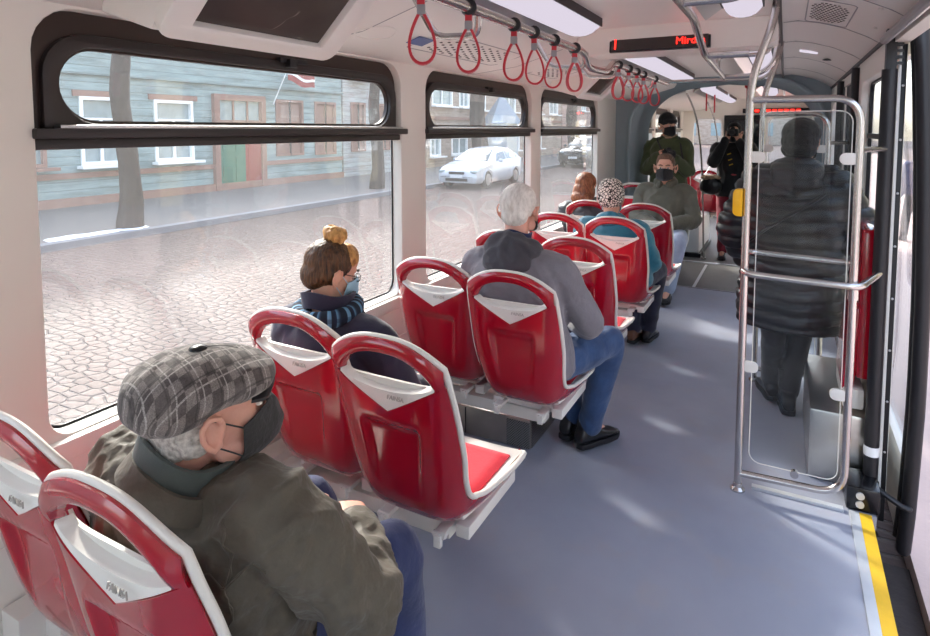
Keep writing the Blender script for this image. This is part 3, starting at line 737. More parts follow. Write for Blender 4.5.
# dividers
def divider(xl, xr, y, label, zt=1.885, glass_lab=None, top_bend=True, foot=True, mid=True):
    t = thing('glass_divider', (xl, y, 0), 0, label, 'divider'); O = Matrix.Translation((-xl, -y, 0)); r = 0.0175
    m = MB(); m.M = O.copy(); P = [(xl, y, 0.0), (xl, y, 1.97), (xl + 0.085, y, 2.24), (xl + 0.1, y, 2.36)]; m.tube(fillet(P, 0.1), r, n=16); m.build('pole', M['steel'], t)
    m = MB(); m.M = O.copy(); m.rev([(0.034, 0), (0.034, 0.008), (0.022, 0.02), (0.02, 0.035)], (xl, y, 0)); m.build('pole_foot', M['steel'], t)
    m = MB(); m.M = O.copy(); m.tube(fillet([(xl, y, zt), (xr, y, zt), (xr, y, 0.10), (xl, y, 0.085)], 0.115, 10), r * 0.94, n=16); m.build('hoop', M['steel'], t)
    m = MB(); m.M = O.copy(); m.tube(fillet([(xl - 0.005, y, 1.08), (xl + 0.02, y - 0.04, 1.075), (xr + 0.0, y - 0.04, 1.065), (xr + 0.03, y - 0.01, 1.065), (0.40, y + 0.2, 1.085)], 0.04), r * 0.9, n=14)
    m.tube([(xr, y, 1.0), (xr, y, 1.06)], r * 1.25, n=14); m.build('cross_rail', M['steel'], t)
    m = MB(); m.M = O.copy(); m.tube(fillet([(xl, y, 1.165), (xl + 0.03, y + 0.05, 1.165), (xr - 0.02, y + 0.06, 1.15), (xr, y, 1.15)], 0.04), r * 0.75, n=12); m.build('cross_rail', M['steel'], t)
    m = MB(); m.M = O.copy(); m.tube([(xr, y, 1.66), (0.40, y + 0.2, 1.66)], 0.012, n=10); m.build('stay', M['steel'], t)
    plate('glass_pane', rrect(xl + 0.045, xr - 0.028, 0.155, 1.83, 0.05), [], 0.006, O @ MY(y), M['glass2'], t)
    m = MB(); m.M = O.copy(); m.tube([Vector((p[0], y, p[1])) for p in rrect(xl + 0.045, xr - 0.028, 0.155, 1.83, 0.05)], 0.0022, n=6, closed=True); m.build('glass_edge', M['cream'], t)
    for (x, z, s_) in ((xl, 1.62, 1), (xr, 1.62, -1), (xl, 0.62, 1), (xr, 0.56, -1)):
        m = MB(); m.M = O @ Matrix.Translation((x, y + 0.01, z)); m.prism(rrect(min(0, s_ * .072), max(0, s_ * .072), -.026, .026, [.024] * 4), 0.02, Matrix.Rotation(PI / 2, 4, 'X')); m.build('glass_clip', M['cream'], t, bevel=0.003)
    m = MB(); m.M = O.copy(); m.tube([((xl + xr) / 2 + 0.02, y - 0.012, 0.145), ((xl + xr) / 2 + 0.02, y + 0.012, 0.145)], 0.018, n=14); m.build('glass_clip', M['steel'], t)
    return t
dv = divider(-0.15, 0.285, 3.1, 'near steel hoop divider with glass pane, in front of the person in the long coat')
dv2 = divider(-0.14, 0.245, 4.55, 'second steel hoop divider with glass pane, behind the person in the long coat', zt=1.85)

# validator / stop button box on the pole
def stopbox(x, y, z, lab):
    t = thing('stop_button_box', (x, y, z), 0, lab, 'button box')
    m = MB(); m.M = Matrix.Rotation(PI / 2, 4, 'X'); poly = rrect(-0.03, 0.012, -0.065, 0.065, [0.004, 0.024, 0.024, 0.004]); m.prism(poly, 0.05, Matrix.Translation((0, 0, -0.025))); m.build('housing', M['yplast'], t, bevel=0.006)
    m = MB(); m.tube([(-0.01, -0.024, 0.0), (-0.01, -0.028, 0.0)], 0.012, n=14); m.build('push_button', M['yplast'], t)
stopbox(-0.18, 3.1, 1.405, 'yellow stop button box on the near divider pole')

# stainless box on the right and tip-up seat
t = thing('equipment_box', (0.28, 3.8, 0), 0, 'long stainless steel box on the floor by the right wall behind the divider', 'box')
m = MB(); m.bb(-0.13, 0.135, -0.42, 0.42, 0, 0.36); m.build('box_body', M['sheet'], t, bevel=0.02)
m = MB()
for y in (-0.2, 0.2): m.ell((-0.132, y, 0.3), (0.003, 0.007, 0.007), nu=8, nv=6)
m.build('screw', M['alu'], t)
t = thing('tip_up_seat', (0.355, 3.62, 0.37), 0, 'red folded tip-up seat on the right wall above the stainless box', 'seat')
m = MB(); m.box((0.02, 0, 0.53), (0.07, 0.40, 0.74)); m.build('backrest', M['red'], t, bevel=0.02)
m = MB(); m.box((-0.03, 0, 0.30), (0.055, 0.38, 0.42), rot=(0, math.radians(4), 0)); m.build('seat', M['red'], t, bevel=0.02)
m = MB(); m.box((-0.02, 0, 0.06), (0.09, 0.42, 0.10)); m.build('seat_base', M['cream'], t, bevel=0.015)

# ---------------------------------------------------------------- slanted screens, speakers, signs
def screen(y, lab):
    t = thing('slanted_panel', (-1.53, y, 2.16), 0, lab, 'screen')
    tilt = math.radians(43); Rm = Matrix.Rotation(PI, 4, 'Z') 
    # local plane: u along y, v up-slope from (-1.62,2.05) to (-1.44,2.25)
    A = Vector((-1.435, 0, 2.015)); B = Vector((-1.215, 0, 2.225)); v = (B - A); L = v.length; v.normalize(); nrm = Vector((v.z, 0, -v.x))
    Mx = Matrix(((0, v.x, nrm.x, 0), (1, 0, 0, 0), (0, v.z, nrm.z, 0), (0, 0, 0, 1))); base = Matrix.Translation(-Vector((-1.53, 0, 2.16))) @ Matrix.Translation(A)
    plate('panel_frame', rrect(-0.34, 0.34, -0.02, L + 0.02, 0.05), [rrect(-0.25, 0.25, 0.035, L - 0.01, 0.004)], 0.03, base @ Mx, M['ceil'], t, bevel=0.008)
    plate('panel_face', rrect(-0.26, 0.26, 0.02, L, 0.004), [], 0.008, base @ Matrix.Translation(-nrm * 0.006) @ Mx, M['scr'], t)
    m = MB(); m.M = Matrix.Translation(-Vector((-1.53, 0, 2.16)))
    P = [(-1.448, 2.005), (-1.225, 2.222), (-1.2, 2.27), (-1.62, 2.20), (-1.66, 2.07)]
    m.loft([[Vector((x, yy, z)) for x, z in P] for yy in (-0.338, 0.338)])
    m.build('panel_side', M['ceil'], t, bevel=0.015)
    return t
def scrmat():
    t = NT('scratched_dark_screen'); v = t.coord('Object', (1, 1, 1)); wv = t.n('TexWave', Scale=2.2, Distortion=14.0, Detail=3.0, Detail__Scale=1.2); t.l(v, wv.inputs['Vector'])
    ln = t.ramp(wv.outputs['Fac'], [(0.0, (1, 1, 1)), (0.004, (0, 0, 0))]); n1 = t.noise(v, 5, 3)
    c = t.mix(t.math('MULTIPLY', ln, t.ramp(n1, [(0.5, (0,) * 3), (0.6, (0.8,) * 3)])), t.mix(n1, rgb('#3a322e'), rgb('#5a514a')), rgb('#b5aaa0'))
    return t.bsdf(c, 0.22)
M['scr'] = scrmat()
screen(1.335, 'large dark slanted panel in a cream frame above the first window')
screen(4.85, 'small far slanted dark panel above the end of the third window')

HOLE = plain('dark_hole', '#241f1e', 0.9)
def speaker(x0, y0, z_of, lab, rows, cols, sx, sy, tilt, skip=None):
    t = thing('speaker_grille', (x0, y0, z_of(x0)), 0, lab, 'speaker grille')
    def P(u, v_, d=0.0):
        x = x0 + u; return Vector((u, v_, z_of(x) - z_of(x0) - d))
    m = MB(); rr = rrect(-sx * 0.62, sx * 0.62, -sy * 0.62, sy * 0.62, min(sx, sy) * 0.2, 5)
    m.tube([P(p[0], p[1], -0.001) for p in rr], 0.0035, n=6, closed=True); m.build('grille_rim', M['greymetal'], t)
    m = MB()
    for i in range(rows):
        for j in range(cols):
            u = -sx / 2 + sx * (i + 0.5 + (0.25 if j % 2 else -0.25)) / rows; v_ = -sy / 2 + sy * (j + 0.5) / cols
            if (u / (sx / 2)) ** 2 + (v_ / (sy / 2)) ** 4 > 1.05: continue
            c = P(u, v_, 0.0005); r = 0.0062 if cols > 9 and rows > 6 else 0.0085; m.rev([(r, -0.0015), (r, 0.0015)], c, n=8)
    m.build('grille_holes', HOLE, t, smooth=False)
    return t
speaker(-1.47, 2.82, cove_l, 'perforated speaker grille in the left ceiling cove behind the first strap handles', 5, 16, 0.17, 0.75, 0)
speaker(-1.47, 4.1, cove_l, 'smaller far perforated speaker grille in the left cove above the second window end', 5, 9, 0.17, 0.42, 0)
speaker(0.165, 3.42, cove_r, 'perforated speaker grille in the right ceiling cove above the divider', 9, 13, 0.15, 0.5, 0)
t = thing('ceiling_hatch', (-1.5, 2.05, cove_l(-1.5)), 0, 'round flush cover in the left ceiling cove next to the blue sign', 'cover')
m = MB(); m.tube([Vector((0.075 * math.cos(a), -0.02 + 0.1 * math.sin(a), cove_l(-1.5 + 0.075 * math.cos(a)) - cove_l(-1.5))) for a in [2 * PI * i / 32 for i in range(32)]], 0.004, n=6, closed=True); m.build('cover_ring', M['ceil'], t)
t = thing('blue_sign', (-1.47, 2.33, cove_l(-1.47) - 0.004), 0, 'small blue and white sticker in the left ceiling cove behind a strap', 'sticker')
m = MB(); m.box((0, 0, 0), (0.075, 0.13, 0.002), rot=(0, math.radians(-17), 0)); m.build('sticker_face', plain('blue_sticker', '#2d4a8c', 0.4), t, smooth=False)
m = MB()
for i in range(4): m.box((-0.018 + 0.012 * i, 0.03 - 0.02 * i, -0.001 - 0.0034 + 0.0034 * i), (0.009, 0.035, 0.002), rot=(0, math.radians(-17), 0))
m.build('sticker_marks', M['white'], t, smooth=False)
# small things in the right cove
t = thing('ceiling_spotlight', (0.13, 5.1, cove_r(0.13) - 0.002), 0, 'small bright rectangular light fitting in the right cove beyond the speaker', 'light')
m = MB(); m.box((0, 0, 0), (0.12, 0.11, 0.012), rot=(0, math.radians(12), 0)); m.build('light_lens', M['lamp'], t, bevel=0.003)
t = thing('ceiling_camera', (0.27, 5.3, cove_r(0.27)), 0, 'small dark oval vent in the right cove beside the bright fitting', 'vent')
m = MB(); m.ell((0, 0, 0), (0.045, 0.05, 0.008)); m.build('vent_body', M['black'], t)
for (x, y, lab) in ((0.33, 3.0, 'near small oval catch on the right cove above the open door'), (0.36, 3.45, 'small oval catch on the right cove above the door post'), (0.10, 2.75, 'small dark sensor high on the right cove')):
    o = thing('ceiling_catch', (x, y, cove_r(x)), 0, lab, 'catch'); m = MB(); m.ell((0, 0, 0), (0.012, 0.028, 0.006)); m.build('catch_body', M['cove'] if 'dark' not in lab else M['black'], o)
t = thing('wall_sticker', (XW + 0.002, 6.82, 1.8), 0, 'small narrow dark sticker on the pillar after the third window', 'sticker')
m = MB(); m.bb(0, 0.002, -0.035, 0.035, -0.05, 0.05); m.build('sticker_face', plain('navy_sticker', '#4a4a78', 0.5), t, smooth=False)
m = MB(); m.bb(0.0015, 0.003, -0.02, 0.02, 0.01, 0.04); m.build('sticker_mark', M['yellow'], t, smooth=False)
t = thing('wall_notice', (XW + 0.002, 0.64, 1.83), 0, 'white notice on the left wall cut by the picture edge', 'notice')
m = MB(); m.bb(0, 0.002, -0.12, 0.065, -0.16, 0.08); m.build('notice_sheet', plain('notice_paper', '#e4dcdf', 0.6), t, smooth=False)

# perforated steel box under second row
t = thing('heater_box', (-1.57, 3.2, 0), 0, 'perforated stainless heater box on the floor under the second row of seats', 'box')
m = MB(); m.m = 0; m.bb(-0.28, 0.40, -0.25, 0.32, 0.0, 0.17); m.build('box_body', M['sheet'], t, bevel=0.018)
m = MB(); m.bb(0.401, 0.404, -0.235, 0.31, 0.01, 0.155); m.bb(0.26, 0.395, -0.254, -0.251, 0.01, 0.155); m.build('perforated_panel', M['perf'], t, smooth=False)
m = MB(); m.bb(0.0, 0.004, -0.256, -0.252, 0.01, 0.16); m.build('panel_joint', M['black'], t, smooth=False)
for y in (-0.1,):
    m = MB(); m.box((-0.1, -0.12, 0.185), (0.3, 0.09, 0.03)); m.build('cover_plate', M['sheet'], t, bevel=0.004)
t = thing('seat_plinth', (-1.4, 4.0, 0), 0, 'cream plinth under the third and fourth rows of seats', 'plinth')
m = MB(); m.bb(-0.3, 0.12, -0.45, 1.3, 0.0, 0.22); m.build('plinth_body', M['cream'], t, bevel=0.02)

t = thing('seat_plinth', (-1.35, 9.15, 0), 0, 'white plinth with dark edge beyond the gangway beside the red trousers', 'plinth')
m = MB(); m.bb(-0.4, 0.36, -0.5, 0.75, 0.05, 0.5); m.build('plinth_body', M['white'], t, bevel=0.04)
m = MB(); m.bb(-0.4, 0.38, -0.52, 0.77, 0.0, 0.05); m.build('plinth_edge', M['black'], t, smooth=False)
for (x, y, lab) in ((-0.92, 8.55, 'slim steel pole beyond the gangway next to the dark green jacket'), (-0.95, 11.2, 'far slim steel pole before the cab wall')):
    t = thing('grab_pole', (x, y, 0), 0, lab, 'pole'); m = MB(); m.tube([(0, 0, 0), (-0.05, 0, 1.2), (-0.14, 0, 1.9), (-0.3, 0, 2.3)], 0.012, n=10, sm=4); m.build('pole_tube', M['steel'], t)
    m = MB(); m.tube([(0, 0, 0), (0, 0, 0.03)], 0.03, n=12); m.build('pole_foot', M['steel'], t)

# ================================================================ SEATS
PROF = [(0.0, 1.13), (0.012, 1.02), (0.035, 0.90), (0.062, 0.76), (0.088, 0.65), (0.12, 0.56), (0.175, 0.495), (0.27, 0.462), (0.40, 0.45), (0.52, 0.455), (0.62, 0.475), (0.66, 0.49)]
PW = [0.200, 0.208, 0.214, 0.216, 0.207, 0.200, 0.203, 0.208, 0.212, 0.215, 0.212, 0.195]
PD = [0.014, 0.022, 0.038, 0.052, 0.058, 0.075, 0.09, 0.088, 0.082, 0.068, 0.045, 0.03]
PTS = catmull([Vector((0, a, b)) for a, b in PROF], 6)
def _res(arr): return [v.x for v in catmull([Vector((a, i, 0)) for i, a in enumerate(arr)], 6)]
PWs, PDs = _res(PW), _res(PD); NP = len(PTS)
def prof_at(s):
    s = max(0, min(NP - 1.0001, s)); i = int(s); f = s - i
    p = PTS[i].lerp(PTS[i+1], f); t = (PTS[i+1] - PTS[i]).normalized(); n = Vector((0, -t.z, t.y))     # inner side: forward on the back, up on the pan
    return p, n, PWs[i] + (PWs[i+1] - PWs[i]) * f, PDs[i] + (PDs[i+1] - PDs[i]) * f
def s_of_z(z):
    for i in range(NP - 1):
        if PTS[i+1].z <= z <= PTS[i].z: return i + (PTS[i].z - z) / max(1e-9, PTS[i].z - PTS[i+1].z)
    return 0.0
def shell(u, s, inner=0.0):
    p, n, w_, d = prof_at(s); q = p + n * (d * abs(u) ** 5 + inner); q.x = u * w_
    nn = (n * 1.0 + Vector((-u * abs(u) * 0.9, 0, 0))).normalized(); return q, -nn
def recess(q, s):
    # pressed grip recess in the lower back
    z = q.z; ax = abs(q.x); f = (1 - smooth01(0.825, 0.865, z)) * smooth01(0.118, 0.092, ax + 0.10 * (0.86 - z)) * smooth01(0.56, 0.80, z)
    return 0.022 * f
def zV(x): return 0.895 + 0.105 * min(1, abs(x) / 0.185)
def zslot_top(x): return 1.0 + 0.088 * max(0, 1 - (abs(x) / 0.172) ** 2.4) ** 0.75
def zslot_bot(x): return 1.0 - 0.038 * max(0, 1 - (abs(x) / 0.172) ** 2) ** 0.8
def zarch(x): return 1.132 - 0.075 * (abs(x) / 0.205) ** 2.6
def seat_proto(logo=False):
    t = thing('passenger_seat', (0, 0, 0))
    def zf(x, z, inner=0.0):
        # point on the back surface from (x, z)
        s = s_of_z(min(z, 1.1299)); p, n, w_, d = prof_at(s); u = max(-1.02, min(1.02, x / w_)); q = p + n * (d * abs(u) ** 5 + inner); q = Vector((x, q.y + (0), q.z)); q.z = z + (q.z - p.z) * 0.5
        nn = (n + Vector((-u * abs(u) * 0.9, 0, 0))).normalized(); return q, -nn
    # red shell: lower back and pan
    m = MB()
    def fA(a, b):
        u = a * 2 - 1
        s0 = s_of_z(zV(u * 0.2)); s = s0 + (NP - 1.001 - s0) * b; q, n = shell(u, s); 
        r = recess(q, s); q = q + Vector((0, r, 0)); return q, n
    m.grid(fA, 60, 90, 0.018)
    # handle arch
    def fB(a, b):
        x = (a * 2 - 1) * 0.205; lo = zslot_top(x) if abs(x) < 0.172 else zV(x) ; hi = zarch(x); z = lo + (hi - lo) * b; q, n = zf(x, z); q.y -= 0.010 * math.sin(PI * b) * (1 if abs(x) < 0.19 else 0.3); return q, n
    m.grid(fB, 48, 8, 0.024)
    m.build('seat_shell', M['red'], t, ang=50)
    m = MB()
    def fC(a, b):
        x = (a * 2 - 1) * 0.172; lo = zV(x) - 0.001; hi = zslot_bot(x); z = lo + (hi - lo) * b; q, n = zf(x, z, 0.003 + 0.004 * b); return q, n
    m.grid(fC, 30, 8, 0.03)
    m.build('back_insert', M['cream'], t, ang=50)
    # cream rim following the edge
    pts = []
    i0 = int(s_of_z(1.055)) + 1
    for i in range(NP - 5, i0, -1): q, n = shell(-1, i + 0.001, 0.014); pts.append(q)
    for i in range(25):
        x = -0.2 + 0.4 * i / 24; q, n = zf(x, zarch(x) - 0.002, 0.016); pts.append(q)
    for i in range(i0 + 1, NP - 4): q, n = shell(1, i - 0.001, 0.014); pts.append(q)
    m = MB(); m.tube(pts, 0.0115, n=8, flat=0.8); m.build('seat_rim', M['cream'], t, ang=70)
    # front inner shell of the back (cream) and red cloth pad
    m = MB()
    def fD(a, b):
        u = (a * 2 - 1) * 0.93; s0 = s_of_z(0.985 if abs(u) < 2 else 1); s = s0 + (s_of_z(0.60) + 3 - s0) * b; q, n = shell(u, s, 0.032); return q, n
    m.grid(fD, 20, 20, 0.008); m.build('back_liner', M['cream'], t)
    m = MB()
    def fE(a, b):
        u = (a * 2 - 1) * 0.82; s0 = s_of_z(0.95); s = s0 + (s_of_z(0.60) + 2 - s0) * b; e = min(a, 1 - a, b, 1 - b); q, n = shell(u, s, 0.040 + 0.012 * smooth01(0, 0.12, e)); return q, n
    m.grid(fE, 20, 20, 0.012); m.build('back_cushion', M['redfab'], t)
    # pan: cream lip and red cushion
    m = MB()
    def fP(a, b):
        u = (a * 2 - 1); y = 0.22 + 0.455 * b; z = 0.520 + 0.014 * (b - 0.3) - 0.03 * max(0, (b - 0.86) / 0.14) ** 2; w_ = lerp_tab([(0, .165), (.3, .188), (.8, .2), (.93, .206), (1, .192)], b)
        return Vector((u * w_, y, z + 0.008 * abs(u) ** 4)), Vector((0, 0, 1))
    m.grid(fP, 16, 24, 0.03); m.build('seat_pan', M['cream'], t, ang=45)
    m = MB()
    def fQ(a, b):
        u = (a * 2 - 1); y = 0.225 + 0.35 * b; e = min(a, 1 - a, b, 1 - b); z = 0.529 + 0.012 * (b - 0.3) + 0.012 * smooth01(0, 0.08, e); w_ = lerp_tab([(0, .145), (.3, .165), (1, .172)], b)
        return Vector((u * w_, y, z)), Vector((0, 0, 1))
    m.grid(fQ, 24, 24, 0.012); m.build('seat_cushion', M['redfab'], t)
    # cream under-seat beam with clamp brackets
    m = MB(); m.box((0.15, 0.43, 0.435), (0.05, 0.38, 0.045)); m.box((-0.15, 0.43, 0.435), (0.05, 0.38, 0.045)); m.box((0, 0.30, 0.44), (0.34, 0.06, 0.035)); m.build('seat_beam', M['cream'], t, bevel=0.006)
    for x in (-0.13, 0.09):
        m = MB(); m.box((x, 0.235, 0.435), (0.04, 0.10, 0.018)); m.box((x, 0.185, 0.42), (0.026, 0.018, 0.04)); m.tube([(x - 0.024, 0.195, 0.436), (x + 0.024, 0.195, 0.436)], 0.010, n=10); m.build('clamp_bracket', M['cream'], t, bevel=0.004)
    # embossed maker plate
    c, n = zf(0.045, 0.972, 0.0); c.y -= 0.0075
    text_mesh('embossed_mark', 'FAINSA', 0.018, Matrix.Translation(c + Vector((0, 0.003, -0.02))) @ Matrix.Rotation(math.radians(-12), 4, 'X') @ Matrix.Rotation(PI / 2, 4, 'X'), plain('embossed_grey', '#aaa49c', 0.5), t, ext=0.0015)
    return t
seat0 = seat_proto(); seat_used = [False]
def seat(x, y, lab, rz=0, group='red and cream passenger seats'):
    o = seat0 if not seat_used[0] else copy_tree(seat0); seat_used[0] = True
    o.location = (x, y, 0); o.rotation_euler = (0, 0, rz); tag(o, lab, 'seat', group); return o
XA, XB = -1.04, -1.475
SEATS = [(XA, 0.57, 'red seat carrying the person in the plaid cap, at the bottom left'), (XB, 0.62, 'empty red seat in the bottom left corner by the wall'),
 (XA, 1.41, 'empty red aisle seat in the foreground with its bright red cushion showing'), (XB, 1.47, 'red window seat of the person with the hair bun'),
 (XA, 2.33, 'red aisle seat of the person in the grey hooded jacket'), (XB, 2.40, 'empty red window seat right behind the hair bun, beside the grey jacket'),
 (XA, 3.25, 'empty red aisle seat directly in front of the grey jacket'), (XB, 3.27, 'empty red window seat half hidden by the left shoulder of the grey jacket'),
 (XA, 4.15, 'red aisle seat of the person in the leopard print hat'), (XB, 4.15, 'empty red window seat to the left of the leopard print hat'),
 (XA + .03, 5.02, 'empty red aisle seat just before the masked person in olive coat'), (XB, 5.02, 'red window seat of the person with long auburn hair')]
for x, y, lab in SEATS: seat(x, y, lab)
seat(XA - .05, 6.95, 'red seat facing backwards under the masked seated person in olive coat', PI)
seat(XB - .03, 6.95, 'empty red seat facing backwards beside the masked person, its pale frame showing', PI)
seat(XB, 9.6, 'red seat beyond the gangway at the left wall', 0); seat(XA, 9.6, 'red seat beyond the gangway behind the standing photographer', 0)
# long cream beams that carry the rows
m0 = None
for i, y in enumerate((0.87, 1.74, 2.66, 3.56, 4.46, 5.33, 6.62)):
    lab = ['cream support beam under the plaid cap row', 'cream support beam under the hair bun and the empty foreground seat', 'cream support beam under the grey jacket row', 'cream support beam one row ahead of the grey jacket', 'cream support beam under the leopard hat row', 'cream support beam under the auburn hair row', 'cream support beam under the backward facing seats'][i]
    if m0 is None:
        t = thing('seat_support_beam', (-1.3, y, 0.33)); m = MB(); m.box((-0.08, 0, 0), (0.82, 0.07, 0.06)); m.build('beam', M['cream'], t, bevel=0.008)
        m = MB(); m.box((-0.5, 0, -0.12), (0.09, 0.2, 0.38)); m.build('wall_bracket', M['cream'], t, bevel=0.008)
        m = MB(); m.tube([(-0.47, -0.2, 0.02), (-0.3, -0.1, -0.08), (-0.2, 0, -0.02)], 0.006, n=6, sm=5); m.build('cable', M['greymetal'], t); m0 = t
    else: t = copy_tree(m0)
    t.location = (-1.3, y, 0.375); tag(t, lab, 'support beam', 'cream beams carrying the seats')
# ================================================================ STREET OUTSIDE
G = -0.40
def cobble():
    t = NT('cobblestones'); v = t.coord('Object', (1, 1, 0)); nz = t.n('TexNoise', Scale=1.6, Detail=2.0); t.l(v, nz.inputs['Vector'])
    ad = t.t.nodes.new('ShaderNodeVectorMath'); ad.operation = 'SCALE'; ad.inputs['Scale'].default_value = 0.16; t.l(nz.outputs['Color'], ad.inputs[0])
    a2 = t.t.nodes.new('ShaderNodeVectorMath'); a2.operation = 'ADD'; t.l(v, a2.inputs[0]); t.l(ad.outputs[0], a2.inputs[1])
    vo = t.n('TexVoronoi', Scale=1.0, Randomness=0.55); mp = t.n('Mapping'); mp.inputs['Scale'].default_value = (6.6, 8.8, 1); t.l(a2.outputs[0], mp.inputs[0]); t.l(mp.outputs[0], vo.inputs['Vector'])
    ve = t.n('TexVoronoi', Scale=1.0, Randomness=0.55, _feature='DISTANCE_TO_EDGE'); t.l(mp.outputs[0], ve.inputs['Vector'])
    h = t.ramp(ve.outputs['Distance'], [(0.0, (0,) * 3), (0.10, (0.8,) * 3), (0.35, (1,) * 3)])
    c = t.mix(vo.outputs['Color'], rgb('#3d3532'), rgb('#5d534f'))
    c = t.mix(t.noise(v, 0.35, 3), c, rgb('#5f4c47'))
    c = t.mix(h, rgb('#746a65'), c)
    return t.bsdf(c, 0.65, 0, t.bump(h, 1.0, 0.03), Specular__IOR__Level=0.12)
M['cobble'] = cobble()
M['walk'] = plain('asphalt_pavement', '#6c6864', 0.8, 0, 0.12, 1.2, 0.5, 60)
M['kerb'] = plain('kerb_granite', '#75757a', 0.7, 0, 0.2, 3, 0.3, 40)
M['pinkpave'] = plain('pinkish_pavement', '#c3aca5', 0.8, 0, 0.15, 3, 0.6, 40)
M['dirt'] = plain('dark_wet_dirt', '#3b322f', 0.9, 0, 0.4, 12, 1.0, 60)
M['snow'] = plain('old_snow', '#eceef2', 0.8, 0, 0.05, 5, 0.5, 30)
def clap(name, c1, c2, h=0.22, paint=0.5):
    t = NT(name); tc = t.n('TexCoord'); sp = t.n('SeparateXYZ'); t.l(tc.outputs['Object'], sp.inputs[0])
    f = t.math('FRACT', t.math('DIVIDE', sp.outputs['Z'], h)); v = t.coord('Object', (1, 0.35, 2.5)); n1 = t.noise(v, 2.0, 6, 0.7)
    c = t.mix(t.ramp(n1, [(0.45 - paint * 0.1, (0,) * 3), (0.68, (1,) * 3)]), rgb(c1), rgb(c2))
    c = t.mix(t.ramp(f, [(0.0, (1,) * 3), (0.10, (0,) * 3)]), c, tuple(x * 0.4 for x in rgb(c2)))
    return t.bsdf(c, 0.8, 0, t.bump(f, 0.6, 0.02))
M['clapblue'] = clap('pale_green_blue_boards', '#93a6a5', '#6f7f7d')
M['clapbeige'] = clap('beige_boards', '#b0a193', '#8f7c6f', 0.16)
M['bark'] = plain('tree_bark', '#3d352f', 0.9, 0, 0.35, 10, 1.0, 30)
M['brownwood'] = plain('terracotta_brown_wood', '#8f6e60', 0.8, 0, 0.2, 6, 0.3, 30)
M['greendoor'] = plain('green_door_paint', '#2f6f5a', 0.6, 0, 0.15, 5)
M['reddoor'] = plain('dark_red_door_paint', '#8d3230', 0.6, 0, 0.15, 5)
M['pane'] = plain('grey_window_pane', '#8b9a9c', 0.12, 0, 0.3, 4)
M['roofgrey'] = plain('grey_roof', '#77767a', 0.7)
M['carwhite'] = plain('silver_white_car_paint', '#b9bec6', 0.25, 0, 0.02, 3, Coat__Weight=0.8)
M['carblack'] = plain('black_green_car_paint', '#23282a', 0.2, 0, 0.05, 3, Coat__Weight=0.8)
M['carglass'] = plain('car_glass', '#56656c', 0.06, 0, 0.1, 3)
M['rim'] = plain('wheel_rim', '#9fa1a6', 0.35, 0.8)
M['plate'] = plain('number_plate', '#dfe0e2', 0.5)

def slab(name, x0, x1, y0, y1, z0, z1, mat):
    m = MB(); m.bb(x0, x1, y0, y1, z0, z1); return struct(m.build(name, mat, smooth=False))
slab('street', -11.3, 0.60, -30, 110, G - 0.1, G, M['cobble'])
slab('kerb', -11.55, -11.3, -30, 110, G - 0.1, G + 0.13, M['kerb'])
slab('sidewalk', -17.5, -11.55, -30, 110, G - 0.1, G + 0.12, M['walk'])
slab('platform_kerb', 0.595, 0.80, -12, 60, G - 0.1, -0.29, M['pinkpave'])
slab('platform', 0.80, 7.0, -12, 60, G - 0.1, -0.292, M['pinkpave'])
slab('track_gap', 0.40, 0.592, -2, 3.42, G - 0.02, -0.36, M['dirt'])
slab('ground', -60, -17.5, -30, 130, G - 0.1, G + 0.1, M['walk'])
slab('ground', 7.0, 60, -30, 130, G - 0.1, G + 0.0, M['cobble'])
m = MB()
for i in range(26):
    a = random.uniform(0, 6.28); m.ell((-11.75 + random.uniform(-0.14, 0.16), 6.8 + random.uniform(-0.7, 0.9), G + 0.12), (random.uniform(0.08, 0.2), random.uniform(0.15, 0.35), 0.02), nu=10, nv=6)
tag(m.build('snow_patch', M['snow']), 'thin patch of old snow on the kerb at the foot of the nearest tree', 'snow', kind='stuff')

def disp_noise(amp, freq, stretch=(1, 1, 1), ridge=False, seed=0.0):
    def f(co, n):
        p = Vector((co.x * stretch[0] * freq + seed, co.y * stretch[1] * freq + seed * 1.7, co.z * stretch[2] * freq)); a = noise.noise(p) + 0.5 * noise.noise(p * 2.1)
        return amp * ((1 - abs(a) * 2) if ridge else a)
    return f
def rel(mb, o): mb.M = Matrix.Translation(-o.location); return mb
FX = -16.5
def facade_building(name, label, y0, y1, ztop, wallm, X=FX, depth=7.0, roof=True, wins=(), base=G + 0.1):
    b = thing(name, (X, (y0 + y1) / 2, base), 0, label, 'building')
    s_ = -1 if X < 0 else 1
    holes = [[(a, z0), (c, z0), (c, z1), (a, z1)] for (a, c, z0, z1, *_r) in wins]
    plate('wall', [(y0, base), (y1, base), (y1, ztop), (y0, ztop)], holes, 0.2, Matrix.Translation(-b.location) @ MX(X + s_ * 0.1), wallm, b)
    m = rel(MB(), b); xs = sorted((X + s_ * 0.6, X + s_ * depth)); m.bb(xs[0], xs[1], y0, y1, base, ztop); m.build('side_wall', wallm, b, smooth=False)
    if roof:
        m = rel(MB(), b); P = [(X - s_ * 0.4, ztop - 0.1), (X + s_ * depth / 2, ztop + 2.4), (X + s_ * (depth + 0.4), ztop - 0.1), (X + s_ * (depth + 0.4), ztop - 0.25), (X - s_ * 0.4, ztop - 0.25)]
        m.loft([[Vector((x, yy, z)) for x, z in P] for yy in (y0 - 0.2, y1 + 0.2)]); m.build('roof', M['roofgrey'], b, smooth=False)
    for (a, c, z0, z1, kind) in wins: win(b, X, a, c, z0, z1, kind)
    return b
